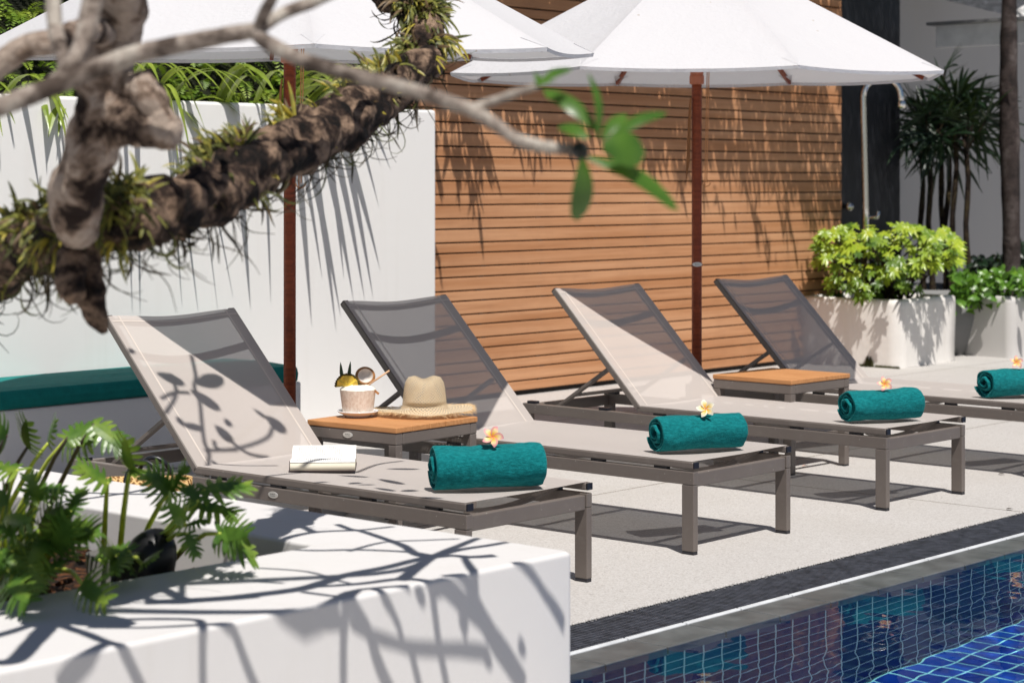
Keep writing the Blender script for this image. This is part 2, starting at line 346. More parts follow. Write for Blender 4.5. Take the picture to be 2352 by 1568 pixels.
def m_metal():
    k = N('taupe_powdercoat'); v = k.coord(); n = k.noise(v, 4, 5); n2 = k.noise(v, 22, 5, .7); vo = k.n('ShaderNodeTexVoronoi', {'Vector': v, 'Scale': 26.0})
    c = k.ramp(n.outputs[0], [(.3, (.140, .117, .104)), (.7, (.160, .136, .121))])
    c2 = k.mix(k.math('MULTIPLY', k.ramp(n2.outputs[0], [(.55, (0,0,0)), (.75, (1,1,1))]).outputs[0], .22), c.outputs[0], (.27, .25, .23))
    c3 = k.mix(k.math('LESS_THAN', vo.outputs['Distance'], .055), c2, (.36, .34, .31))
    return k.done(k.pbr(c3, k.math('ADD', k.math('MULTIPLY', n2.outputs[0], .25), .28), 0, .45))
M = dict(
 deck=m_deck(), white_wall=m_wall('white_render', (.80, .79, .775), .09), planter=m_wall('terrazzo_render', (.67, .655, .645), .12, .10, .6),
 bldg=m_wall('shaded_building_render', (.38, .376, .375), .12), rough_white=m_wall('rough_white_plaster', (.78, .75, .71), .22, .5),  # bldg: white wall darkened in its base colour to stand in for deep shade
 grey_planter=m_wall('grey_planter', (.56, .54, .52), .10), dark_grey=m_wall('dark_grey_pot', (.20, .20, .20), .1),
 wood_wall=m_wood_wall(), backing=simple('dark_backing', (.012, .010, .009), .9),
 black=simple('black_slate', (.010, .0105, .013), .45, 0, .3, .4, 3, .2, 30),
 metal=m_metal(), 
 cap=simple('black_plastic', (.010, .010, .016), .35, 0, .5, .2),
 sling=m_sling('taupe_sling', (.56, .51, .478), .16), back_sling=m_sling('taupe_back_sling', (.54, .485, .448), .17),
 seam=simple('sling_seam', (.56, .50, .45), .7, 0, .2, .05),
 canopy=m_canopy(), mahogany=m_teak('mahogany', (.15, .028, .009), (.29, .062, .020)), hub=simple('oiled_hub', (.46, .15, .075), .45),
 rope=simple('tan_rope', (.52, .24, .10), .8), badge=simple('steel_badge', (.62, .61, .58), .35, .6, .5, .05), badge_ink=simple('badge_ink', (.12, .12, .12), .5),
 towel=m_towel(), teak=m_teak(), chrome=simple('chrome', (.75, .74, .70), .12, 1, .5, .05),
 cushion=simple('teal_canvas', (.006, .175, .16), .8, 0, .2, .12, 30, .15, 500),
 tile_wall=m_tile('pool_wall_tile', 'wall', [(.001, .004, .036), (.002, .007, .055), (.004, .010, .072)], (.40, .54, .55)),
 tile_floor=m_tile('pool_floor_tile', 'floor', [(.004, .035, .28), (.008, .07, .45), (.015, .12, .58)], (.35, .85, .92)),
 coping=simple('grey_coping_stone', (.098, .103, .104), .28, 0, .5, .35, 9, .15, 30), lip=simple('pale_coping_lip', (.62, .64, .66), .4, 0, .5, .15, 10),
 grate=simple('black_grating', (.050, .054, .068), .5, 0, .4, .5, 25), channel=simple('drain_channel', (.004, .004, .005), .9),
 water=m_water(), straw=m_straw(), fringe=simple('straw_fringe', (.74, .56, .34), .8, 0, .2, .35, 90),
 porcelain=simple('white_porcelain', (.82, .82, .83), .12, 0, .6, .02), coco=None, cocorim=None,
 page=m_page(), page_edge=m_pageedge(), cover=simple('book_cover', (.05, .03, .03), .6),
 basket=m_basket(), leather=simple('black_leather', (.012, .013, .017), .38, 0, .5, .3, 40, .1, 200),
 bark_grey=m_bark('grey_bark', (.07, .052, .042), (.36, .30, .255), (.66, .60, .52), 13, .52, .5),
 bark_dark=m_bark('dark_bark', (.008, .006, .005), (.075, .046, .034), (.56, .38, .26), 15, .54, 1.0),
 bark_lichen=m_bark('lichen_bark', (.022, .013, .010), (.36, .26, .195), (.62, .50, .41), 12, .46, .8),
 shoot=simple('black_shoot', (.012, .014, .010), .5),
 frangi=leafmat('frangipani_leaf', [(.3, (.030, .090, .012)), (.7, (.085, .18, .022))], 14, .3, .25, (.22, .36, .03)),
 epi=leafmat('epiphyte_leaf', [(.3, (.075, .090, .018)), (.52, (.21, .215, .050)), (.66, (.40, .36, .07)), (.78, (.62, .42, .02))], 34, .45, .2, (.4, .4, .05)),
 epi_dark=leafmat('epiphyte_dark', [(.3, (.035, .045, .010)), (.7, (.13, .14, .03))], 30, .5, .2, (.3, .3, .04)), epi_dry=leafmat('epiphyte_dry', [(.3, (.045, .028, .012)), (.7, (.20, .13, .06))], 30, .6, .1, (.3, .2, .08)), epi_yellow=leafmat('epiphyte_yellow', [(.3, (.24, .24, .05)), (.7, (.56, .44, .05))], 30, .45, .25, (.6, .45, .05)),
 dry=simple('dry_roots', (.050, .040, .025), .8, 0, .2, .5, 40),
 fern=leafmat('fern_leaf', [(.3, (.06, .13, .014)), (.5, (.17, .28, .026)), (.68, (.36, .44, .06))], 7, .5, .3, (.3, .4, .03)),
 strap=leafmat('strap_leaf', [(.3, (.13, .20, .02)), (.7, (.32, .40, .06))], 6, .35, .25, (.35, .42, .05)),
 philo=leafmat('philodendron_leaf', [(.3, (.035, .095, .016)), (.48, (.10, .20, .03)), (.66, (.25, .35, .05))], 9, .3, .3, (.25, .38, .04)),
 stem=simple('green_stem', (.46, .54, .08), .4, 0, .4, .3, 12), stem_dark=simple('purple_stem', (.07, .05, .04), .5),
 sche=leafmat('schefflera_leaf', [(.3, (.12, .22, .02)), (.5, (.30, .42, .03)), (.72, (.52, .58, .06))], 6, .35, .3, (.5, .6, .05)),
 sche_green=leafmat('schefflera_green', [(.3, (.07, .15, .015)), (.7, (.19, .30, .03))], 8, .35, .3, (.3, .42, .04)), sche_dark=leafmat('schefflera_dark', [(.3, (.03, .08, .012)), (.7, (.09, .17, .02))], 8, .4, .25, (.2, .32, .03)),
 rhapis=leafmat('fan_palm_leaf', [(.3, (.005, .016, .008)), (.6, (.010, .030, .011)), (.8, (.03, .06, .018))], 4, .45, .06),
 shrub=leafmat('low_shrub_leaf', [(.3, (.04, .12, .015)), (.6, (.13, .28, .03)), (.8, (.34, .46, .06))], 8, .35, .3),
 bamboo=leafmat('bamboo_leaf', [(.3, (.03, .10, .01)), (.7, (.09, .2, .02))], 5, .5, .12),
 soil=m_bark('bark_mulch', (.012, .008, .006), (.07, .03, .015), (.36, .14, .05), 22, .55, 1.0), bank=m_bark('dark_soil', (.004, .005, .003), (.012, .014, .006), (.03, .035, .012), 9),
 palm_trunk=m_bark('palm_trunk', (.022, .017, .016), (.055, .040, .036), (.20, .17, .16), 5, .68, .5), cane=m_bark('cane_bark', (.010, .007, .005), (.035, .022, .016), (.09, .07, .03), 9),
 lamp=simple('black_satin', (.006, .006, .007), .38, 0, .4, .2), lamp_body=simple('grey_cone', (.14, .135, .13), .5),
 fascia=simple('white_fascia', (.86, .85, .82), .6), shingle=m_shingle(), moss=simple('moss_stain', (.035, .035, .012), .9, 0, .2, .5, 30),
 pine=None, pet_pink=m_petal('pink_petal', (.80, .30, .36)), pet_white=m_petal('white_petal', (.85, .83, .72)),
)
def m_coco():
    k = N('coconut_husk'); v = k.coord(scale=(1, 1, .6)); n = k.noise(v, 110, 6, .7); n2 = k.noise(k.coord(), 12, 3)
    c = k.ramp(n.outputs[0], [(.3, (.60, .46, .36)), (.55, (.76, .66, .56)), (.75, (.84, .79, .71))])
    c2 = k.mix(k.math('MULTIPLY', n2.outputs[0], .25), c.outputs[0], (.76, .60, .48))
    return k.done(k.pbr(c2, .8, 0, .2, k.bump(n.outputs[0], .5, .003)))
M['coco'] = m_coco()
M['cocorim'] = simple('coconut_flesh', (.84, .80, .70), .5, 0, .4, .06, 40)
M['coco_green'] = simple('green_husk', (.38, .46, .14), .6, 0, .3, .35, 40)
M['coco_brown'] = simple('brown_shell', (.36, .17, .065), .6, 0, .3, .35, 40)
M['coco_in'] = simple('shell_inside', (.62, .56, .50), .4, 0, .4, .15, 40)
M['pine'] = simple('pineapple_flesh', (.72, .50, .06), .35, 0, .5, .3, 60)
M['pine_rind'] = simple('pineapple_rind', (.10, .07, .012), .6, 0, .3, .6, 70)
M['pine_leaf'] = simple('pineapple_leaf', (.018, .05, .014), .4)
M['straw_stick'] = simple('bamboo_straw', (.55, .33, .18), .5)

# ================================================================== SETTING
def frame_obj(o):      # places a mesh written in (A, B, z) coordinates
    o.rotation_euler = (0, 0, RZ); return o
DE = -4.23             # deck edge
mb = MB()
# deck sheet with the pool opening (x = A axis, y = B axis)
x0, x1, y0, y1 = -60, 40, -40, 70
PX0, PX1, PY0, PY1 = -4.23, 3.0, 4.115, 22.0
g = [(x0, PX0, y0, y1), (PX0, PX1, y0, PY0), (PX0, PX1, PY1, y1), (PX1, x1, y0, y1)]
for (a, b, c, d) in g:
    k = mb.add([(a, c, 0), (b, c, 0), (b, d, 0), (a, d, 0)]); mb.face((k, k+1, k+2, k+3))
k = mb.add([(PX0, PY0, 0), (PX0, PY1, 0), (PX0, PY1, -.12), (PX0, PY0, -.12)]); mb.face((k, k+1, k+2, k+3))
tag(frame_obj(mb.build('deck', M['deck'])), kind='structure')
mb = MB()                               # rough pebble edge of the deck
for i in range(1100):
    y = PY0+.01+i*.0065
    r = ru(.003, .0065)
    mb.lathe([(0.0005, -r), (r*.9, -r*.4), (r, r*.1), (r*.7, r*.7), (.0005, r)], 6, (PX0+ru(-.004, .003), y, -.003))
tag(frame_obj(mb.build('deck_edge', M['deck'], smooth=True)), kind='structure')
mb = MB()                               # drain grating: ribs across the channel
GX0, GX1 = PX0+.006, -3.996
y = PY0+.01
while y < 12.5:
    mb.box(GX0, GX1, y, y+.0105, -.030, -.006); y += .0190
gr = thing('drain_grating', 'long black ribbed drain grating between pale deck and pool coping', 'grating', (0,0,0), RZ)
mb.build('ribs', M['grate'], gr)
mb = MB(); mb.box(PX0+.001, -3.98, PY0, PY1, -.12, -.10); mb.build('channel', M['channel'], gr)
mb = MB()                               # coping stones under a film of water
y = PY0
while y < PY1-.01:
    y2 = min(y+.30, PY1)
    mb.box(-3.9715, -3.82, y+.0015, y2-.0015, -.10, -.0075); y = y2
tag(frame_obj(mb.build('pool_coping', M['coping'], bevel=.004)), kind='structure')
mb = MB(); y = PY0
while y < PY1-.01:
    y2 = min(y+.30, PY1); mb.box(-3.994, -3.972, y+.004, y2-.003, -.10, -.004); y = y2
tag(frame_obj(mb.build('pool_lip', M['lip'], bevel=.004)), kind='structure')
PD = -1.22
mb = MB()
for P in ([(-3.821, PY0, -.09), (-3.821, PY1, -.09), (-3.821, PY1, PD), (-3.821, PY0, PD)], [(PX1, PY1, -.0), (PX1, PY0, -.0), (PX1, PY0, PD), (PX1, PY1, PD)],
          [(PX1, PY0, 0), (-3.82, PY0, 0), (-3.82, PY0, PD), (PX1, PY0, PD)], [(-3.82, PY1, 0), (PX1, PY1, 0), (PX1, PY1, PD), (-3.82, PY1, PD)]):
    k = mb.add(P); mb.face((k, k+1, k+2, k+3))
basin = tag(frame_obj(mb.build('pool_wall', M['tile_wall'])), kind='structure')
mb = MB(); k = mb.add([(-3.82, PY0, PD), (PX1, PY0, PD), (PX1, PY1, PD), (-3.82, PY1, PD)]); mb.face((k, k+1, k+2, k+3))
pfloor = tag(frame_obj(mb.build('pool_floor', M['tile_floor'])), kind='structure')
# water surface with small real ripples
def water():
    xs = np.concatenate([np.linspace(-3.8205, -1.2, 150), np.linspace(-1.1, PX1, 30)])
    ys = np.concatenate([np.linspace(PY0, 9.6, 260), np.linspace(9.7, PY1, 60)])
    X, Y = np.meshgrid(xs, ys); Z = np.zeros_like(X); rg = np.random.RandomState(4)
    for i in range(34):
        lam = .05*1.8**rg.uniform(0, 3.0); th = rg.uniform(0, 2*np.pi); kx, ky = 2*np.pi/lam*np.cos(th), 2*np.pi/lam*np.sin(th)
        Z += lam*.0014*np.sin(kx*X+ky*Y+rg.uniform(0, 6.28))
    Z *= .55+.45*np.sin(X*1.3+Y*.9)*np.sin(Y*1.7-X*.6)
    Z = -.011+Z*np.clip((X+3.85)/1.0+.15, .15, 2.2)
    mb = MB(); mb.v = list(zip(X.ravel().tolist(), Y.ravel().tolist(), Z.ravel().tolist())); nx = len(xs)
    for j in range(len(ys)-1):
        for i in range(nx-1):
            a = j*nx+i; mb.f.append((a, a+1, a+nx+1, a+nx)); mb.mi.append(0)
    return mb.build('pool_water', M['water'], smooth=True)
wat = tag(frame_obj(water()), kind='structure')

# ------------------------------------------------------------------ cedar wall
wx = -9.0
ww = thing('cedar_wall', 'tall wall of orange cedar boards with dark gaps behind the loungers', 'wall', (0,0,0), RZ)
mb = MB(); z = .03; i = 0
while z < 3.3:
    h = (.0665, .0865)[i % 2]; mb.box(wx-.022, wx, 8.98, 14.09, z+.005, z+h-.005); z += h; i += 1
mb.build('boards', M['wood_wall'], ww, bevel=.0025, seg=1)
mb = MB(); mb.box(wx-.07, wx-.024, 8.98, 14.085, 0, 3.3); mb.build('backing', M['backing'], ww)
mb = MB(); z = .03; i = 0
while z < 3.2:                          # dark clips in the gaps at every batten
    h = (.0665, .0865)[i % 2]; z += h; i += 1
    for q in range(9):
        mb.box(wx-.012, wx-.002, 9.22+q*.58+(i % 3)*.02, 9.26+q*.58+(i % 3)*.02, z-.0045, z+.0045)
mb.build('clips', M['backing'], ww)
bp = thing('slate_panel', 'black slate shower wall beside the cedar boards', 'wall', (0,0,0), RZ)
mb = MB(); mb.box(-9.3, -9.03, 14.10, 15.03, 0, 3.4); mb.build('panel', M['black'], bp, bevel=.004)
# ------------------------------------------------------------------ white retaining planter along the left
WT = -8.57; KW = 1.0554
pw = thing('planter_wall', 'long white rendered retaining wall topped with ferns and strap leaves', 'wall', (0,0,0), RZ)
mb = MB(); mb.box(WT-.16, WT, -1.0, 8.50*KW, 0, 1.83); mb.build('wall', M['white_wall'], pw, bevel=.018, seg=3)
bk = thing('fern_bank_soil', 'dark planted bank of soil rising behind the white retaining wall', 'bank', (0,0,0), RZ)
mb = MB(); mb.sheet(lambda u, v: Vector((WT-.14-1.2*v, -1+9.93*u, 1.80+1.9*v+.06*noise.noise(Vector((u*20, v*6, 3))))), 60, 14)
mb.build('soil', M['bank'], bk, smooth=True)
bench = thing('wall_bench', 'low white built-in bench carrying the teal cushion', 'bench', (0,0,0), RZ)
mb = MB(); mb.box(WT+.002, -7.97, 1.0, 7.33, 0, .366); mb.build('seat', M['white_wall'], bench, bevel=.012, seg=2)
def cushion():
    mb = MB(); X0, X1, Y0, Y1, z0, z1 = WT+.02, -7.95, 2.2, 7.28, .368, .455
    for (ya, yb) in ((2.2, 4.75), (4.76, 7.28)):
        def prof(y, u):
            e = min((y-ya), (yb-y)); k = max(0, min(1, e/.05)); return z1-.012*(1-k)**2
        k0 = mb.add([]); nx, ny = 14, 60; rows = []
        for j in range(ny+1):
            y = ya+(yb-ya)*j/ny; ring = []
            pr = [(X0, z0), (X0, z1-.012), (X0+.012, z1-.001)]
            pr += [(X0+(X1-X0)*q/8, z1+.012*math.sin(math.pi*q/8)+.004*noise.noise(Vector((q*.9, y*3, 1)))) for q in range(1, 8)]
            pr += [(X1-.006, z1-.002), (X1, z1-.012), (X1+.006, (z0+z1)/2), (X1, z0+.010), (X1-.012, z0)]
            for (x, z) in pr: ring.append((x, y, z if z < z1-.03 else z+prof(y, 0)-z1))
            rows.append(mb.add(ring))
        n = len(pr)
        for j in range(ny):
            for q in range(n-1): mb.face((rows[j]+q, rows[j]+q+1, rows[j+1]+q+1, rows[j+1]+q))
        mb.face([rows[0]+q for q in range(n)]); mb.face([rows[-1]+q for q in reversed(range(n))])
    return mb
cu = cushion().build('bench_cushion', M['cushion'], smooth=False, bevel=.004)
tag(frame_obj(cu), 'long teal canvas cushion on the white wall bench', 'cushion')

# ------------------------------------------------------------------ building at the right
bl = thing('white_building', 'pale rendered building with low shingle roof behind the fan palms', 'building', (0,0,0), RZ)
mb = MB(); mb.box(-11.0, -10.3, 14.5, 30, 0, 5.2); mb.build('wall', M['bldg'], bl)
mb = MB(); mb.box(-10.3, -8.6, 13.2, 30, 4.05, 4.3); mb.build('shade_slab', M['fascia'], bl)  # unseen overhead slab, added to keep the sun off the building wall
e1 = at(2150, 85, 18.6); e2 = at(2560, 78, 17.4)
d = (e2-e1).normalized(); back = Vector((-d.y, d.x, 0))
Mi = Matrix.Rotation(-RZ, 4, 'Z')
def loc(p): return Mi @ p
zt = e1.z+.10; zb = e1.z-.098
mb = MB(); P = [e1, e2, e2+back*.06, e1+back*.06]
k = mb.add([loc(Vector((p.x, p.y, zb))) for p in P]+[loc(Vector((p.x, p.y, zt))) for p in P])
for q in ((0,1,5,4),(1,2,6,5),(2,3,7,6),(3,0,4,7),(4,5,6,7),(3,2,1,0)): mb.face([k+i for i in q])
mb.build('fascia', M['fascia'], bl)
mb = MB()
P = [e1-d*.07-back*.05, e2-back*.05, e2+back*.3, e1-d*.07+back*.3]
k = mb.add([loc(Vector((p.x, p.y, zt+.002))) for p in P]+[loc(Vector((p.x, p.y, zt+.030))) for p in P])
for q in ((0,1,5,4),(1,2,6,5),(2,3,7,6),(3,0,4,7),(4,5,6,7),(3,2,1,0)): mb.face([k+i for i in q])
mb.build('roof_edge', M['dark_grey'], bl)
g0, g1 = at(2135, -8, 19.3), at(2460, 72, 18.4); mb = MB()
mb.sheet(lambda u, v: loc(g0.lerp(g1, u)+Vector((0, 1.4*v, .75*v+.012*noise.noise(Vector((u*30, v*8, 0)))))), 40, 14); mb.build('roof', M['shingle'], bl)
# second (higher) slope seen at the very top
# ------------------------------------------------------------------ shower
sh = thing('outdoor_shower', 'tall chrome outdoor shower pipe with curved top before black slate', 'shower', at(1988, 640, 16.5)*1.0)
sh.location.z = 0
X0, Y0 = (1988-CX)/F*16.5, 16.5
r_ = .026
pts = [Vector((0, 0, 0)), Vector((0, 0, 1.2)), Vector((-.02, 0, 2.08))]
for q in range(1, 11):
    a = math.pi*q/10; pts.append(Vector((-.02+.15-.15*math.cos(a), 0, 2.08+.15*math.sin(a))))
pts.append(Vector((.285, 0, 2.03)))
mb = MB(); mb.tube(pts, r_, 14); mb.build('pipe', M['chrome'], sh, smooth=True)
mb = MB(); mb.lathe([(0.001, -.04), (.036, -.04), (.036, 0), (.026, .02)], 16, (.285, 0, 2.03)); mb.build('shower_head', M['chrome'], sh, smooth=True)
mb = MB(); mb.tube([(.02, -.0, 1.12), (.09, -.02, 1.12), (.10, -.02, 1.17)], .016, 10); mb.build('tap', M['chrome'], sh, smooth=True)
vl = thing('wall_valve', 'small chrome valve on the black slate wall left of the shower', 'valve', at(1943, 475, 16.45))
mb = MB(); mb.lathe([(.001, .03), (.032, .026), (.034, 0), (.022, -.02), (.022, -.05), (.001, -.05)], 16, (0,0,0), fn=lambda p, a: Vector((p.x, -p.z, p.y))); mb.build('knob', M['chrome'], vl, smooth=True)
vl.location = ST(14.17, -9.03+.05, at(1943, 475, 16.45).z)
mb = MB(); mb.tube([(0, .02, 0), (-.02, .08, 0)], .008, 8); mb.build('stem', M['chrome'], vl)

# ------------------------------------------------------------------ planters at the right
def planter_box(name, label, c, da, la, db, lb, h, mat, wall=.06):
    """c = nearest corner; da/db directions of the two visible sides"""
    t = thing(name, label, 'planter', c)
    da = Vector(da).normalized(); db = Vector(db).normalized()
    mb = MB()
    def ring(off, z, bul=0):
        P = [da*off+db*off, da*(la-off)+db*off, da*(la-off)+db*(lb-off), da*off+db*(lb-off)]
        out = []
        for i in range(4):                # finely divided sides so the plaster can be uneven
            for q in range(8):
                p = P[i].lerp(P[(i+1) % 4], q/8); p = Vector((p.x, p.y, z))
                out.append(p+Vector((noise.noise(p*4+c), noise.noise(p*4+c+Vector((9,0,0))), .5*noise.noise(p*3)))*.008)
        return mb.add(out)
    rs = [ring(.0, 0), ring(.004, h*.1), ring(0, h*.3), ring(0, h*.6), ring(0, h*.9), ring(.004, h*.975), ring(.02, h), ring(wall, h), ring(wall+.005, h-.05)]
    for a, b in zip(rs, rs[1:]):
        for j in range(32):
            k = (j+1) % 32; mb.face((a+j, a+k, b+k, b+j))
    mb.build('box', mat, t, smooth=True)
    mb = MB(); k = mb.add([da*wall+db*wall+Vector((0,0,h-.05)), da*(la-wall)+db*wall+Vector((0,0,h-.05)), da*(la-wall)+db*(lb-wall)+Vector((0,0,h-.05)), da*wall+db*(lb-wall)+Vector((0,0,h-.05))])
    mb.face((k, k+1, k+2, k+3)); mb.build('soil', M['soil'], t)
    return t
c1 = onz(2067, 846.8, 0)
pl1 = planter_box('concrete_planter', 'square white rough plaster planter holding the yellow-green shrub', c1, (.62, .785, 0), .92, (-.785, .62, 0), .86, .515, M['rough_white'])
mb = MB()                               # moss at the foot of the planter
for i in range(90):
    u = ru(.0, .5)**1.0; p = Vector((-.785, .62, 0))*u+Vector((-.62, -.785, 0))*ru(.002, .012)
    hgt = .018+.10*math.exp(-((u-.26)/.03)**2)*rnd()
    mb.lathe([(.014, 0), (.010, hgt*.6), (.001, hgt)], 5, p)
mb.build('moss', M['moss'], pl1)
c2 = onz(2321, 823, 0)
pl2 = planter_box('concrete_planter', 'grey smooth planter under the tall palm trunk at right', c2, (.70, .71, 0), .9, (-.70, .71, 0), .45, .49, M['grey_planter'])
t = thing('round_pot', 'low dark grey round pot standing behind the white plaster planter', 'planter', (3.42, 17.35, 0))
mb = MB(); mb.lathe([(.001, 0), (.62, 0), (.70, .3), (.70, .50), (.66, .53), (.60, .53), (.60, .46), (.001, .46)], 40); mb.build('pot', M['dark_grey'], t, smooth=True)

def leaf_pts(p, d, L, droop, n=5):
    d = Vector(d).normalized(); out = []
    for i in range(n):
        q = i/(n-1); out.append(p+d*L*q+Vector((0, 0, -droop*L*q*q)))
    return out
def rdir(up=0.0):
    while True:
        v = Vector((ru(-1,1), ru(-1,1), ru(-1,1)))
        if .1 < v.length < 1: return (v.normalized()+Vector((0,0,up))).normalized()
# yellow-green umbrella shrub
sc = thing('umbrella_shrub', 'bushy yellow-green shrub of finger leaves in the white plaster planter', 'shrub', c1+Vector((-.05, .62, .46)))
mbl, mbs = MB(), MB()
base = sc.location.copy()
clumps = []
for i in range(290):
    x = ru(1872, 2208); w = (x-1872)/336
    top = 522+10*math.sin(w*17)+(26 if .27 < w < .34 else 0)+(40*max(0, .06-w)*12)+(46*max(0, w-.90)*9)
    lowb = 682 if .10 < w < .72 else 650-90*abs(w-.45)
    y = top+(lowb-top)*rnd()**1.15-(22*rnd()**2 if rnd() < .16 else 0); x += ru(-14, 14) if rnd() < .12 else 0
    Yd = 15.95+ru(-.45, .45)-(.0 if w < .5 else .15)
    clumps.append(at(x, y, Yd))
for q, p in enumerate(clumps):
    p = p-base; out = (p-Vector((0, .1, .1))).normalized()
    ax = (out*.6+Vector((0, -.45, .75))+rdir()*.45).normalized(); s1 = ax.orthogonal().normalized(); s2 = ax.cross(s1)
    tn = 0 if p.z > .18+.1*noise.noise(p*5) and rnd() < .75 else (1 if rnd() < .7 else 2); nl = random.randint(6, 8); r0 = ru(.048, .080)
    for j in range(nl):
        a = 2*math.pi*j/nl+ru(-.2, .2); dr = s1*math.cos(a)+s2*math.sin(a); L = r0*ru(.8, 1.15)
        pts = leaf_pts(p, dr+ax*.25, L, .35, 5)
        mbl.blade(pts, [L*.05, L*.15, L*.20, L*.15, .001], ax.cross(dr), -.25, tn)
    if q % 4 == 0:
        b0 = Vector((ru(-.22, .22), ru(-.2, .2), 0)); mbs.tube([b0, b0.lerp(p, .5)+Vector((0,0,.05)), p], [.012, .008, .004], 6)
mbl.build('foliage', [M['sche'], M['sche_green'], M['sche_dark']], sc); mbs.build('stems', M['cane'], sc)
# low shrubs round the palm
def low_shrub(name, label, boxv, n, Y, size, mat, up=.6, cat='shrub'):
    p0 = at((boxv[0]+boxv[2])/2, boxv[3], Y); t = thing(name, label, cat, p0); mb = MB(); ms = MB()
    for i in range(n):
        p = at(ru(boxv[0], boxv[2]), boxv[1]+(boxv[3]-boxv[1])*rnd(), Y+ru(-.3, .3))-p0
        d = rdir(up); L = size*ru(.7, 1.3)
        mb.blade(leaf_pts(p, d, L, .5, 5), [L*.05, L*.22, L*.28, L*.18, .002], d.orthogonal(), -.2)
        if i % 9 == 0: ms.tube([Vector((p.x*.6, p.y*.3, -.06)), p], .005, 5)
    mb.build('foliage', mat, t); ms.build('stems', M['cane'], t); return t
low_shrub('low_shrub', 'bright green leafy shrub filling the grey planter below the palm trunk', (2188, 622, 2370, 700), 320, 16.75, .11, M['shrub'])
low_shrub('low_shrub', 'dark green shrub against the wall to the right of the palm trunk', (2330, 560, 2400, 640), 160, 17.6, .12, M['rhapis'])
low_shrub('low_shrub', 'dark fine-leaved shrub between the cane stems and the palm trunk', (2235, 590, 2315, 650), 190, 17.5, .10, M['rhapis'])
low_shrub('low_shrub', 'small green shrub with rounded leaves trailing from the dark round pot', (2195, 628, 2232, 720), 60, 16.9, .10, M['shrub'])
# tall palm trunk
tp = thing('palm_tree', 'tall slim dark palm trunk rising from the grey planter at right', 'palm', Vector(((2320-CX)/F*17.2, 17.2, 0)))
pts, rad = [], []
for i in range(60):
    z = 6.4*i/59; pts.append(Vector((.012*math.sin(z*2), 0, z))); w = 1.0
    rad.append(.072-.012*max(0, (z-2.2)/2.6)+.012*math.exp(-((z-1.75)/.3)**2)-.010*math.exp(-((z-2.9)/.2)**2)+(.004 if i % 4 == 0 else 0))
mb = MB(); mb.tube(pts, rad, 18, bump=.06, bs=7); mb.build('trunk', M['palm_trunk'], tp, smooth=True)
mb = MB()
for f in range(12):
    a = 2*math.pi*f/12+ru(-.2, .2); d = Vector((math.cos(a), math.sin(a), .7)).normalized(); pr = []
    for q in range(14):
        u = q/13; pr.append(Vector((0,0,6.3))+d*1.9*u+Vector((0,0,-1.2*u*u)))
    for q in range(2, 14):
        for sgn in (-1, 1):
            sd = d.cross(Vector((0,0,1))).normalized()*sgn; L = .5*math.sin(math.pi*(.15+.8*q/14))
            mb.blade(leaf_pts(pr[q], sd+d*.5, L, .5, 3), [.02, .025, .002], d, .1)
    mb.tube(pr, [.02*(1-q/16) for q in range(14)], 5)
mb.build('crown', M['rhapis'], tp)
# fan palms (cane clump)
canes = [(2118, 620, 2116, 330, 17.6), (2140, 620, 2132, 300, 17.4), (2168, 630, 2180, 320, 17.7), (2188, 620, 2195, 270, 17.5), (2226, 610, 2218, 310, 17.4), (2180, 640, 2150, 225, 17.8)]
labels = ['leftmost thin cane of the fan palms, fronds low beside the black slate wall', 'second cane of the fan palms from the black slate, drooping lower fronds',
          'fan palm cane in the middle of the clump, leaning slightly to the right', 'fan palm cane just right of the clump middle with tall upright fronds',
          'rightmost straight cane of the fan palms nearest the palm trunk', 'fan palm with high crown at the back of the clump behind the middle canes']
for (xb, yb, xt, yt, Y), lab in zip(canes, labels):
    p0 = at(xb, yb, Y); p0.z = .3; t = thing('fan_palm', lab, 'palm', p0, 0, 'cane fan palms by the white building')
    top = at(xt, yt, Y)-p0; mb = MB(); pts = [top*(i/8)+Vector((.015*math.sin(i*1.3), 0, 0)) for i in range(9)]
    mb.tube(pts, [.026-.006*i/8+(.003 if i % 2 else 0) for i in range(9)], 8, bump=.1, bs=20); mb.build('trunk', M['cane'], t, smooth=True)
    mb = MB(); ms = MB()
    for f in range(9):
        a = ru(0, 2*math.pi); el = ru(-.2, 1.25); d = Vector((math.cos(a)*math.cos(el), math.sin(a)*math.cos(el)*.8, math.sin(el)))
        hub = top*ru(.90, 1.04)+d*ru(.12, .30); ms.tube([top*.9, hub], .006, 5)
        s1 = d.orthogonal().normalized(); s2 = d.cross(s1); mixv = s1*math.cos(f)+s2*math.sin(f)
        for j in range(8):
            an = R(-80+160*j/7); dd = d*math.cos(an)+mixv*math.sin(an); L = ru(.34, .54)*(1-.25*abs(an)/1.4)
            mb.blade(leaf_pts(hub, dd, L, .28, 5), [.006, .0135, .0150, .012, .002], d.cross(mixv).cross(dd), .3)
    mb.build('fronds', M['rhapis'], t); ms.build('stalks', M['cane'], t)

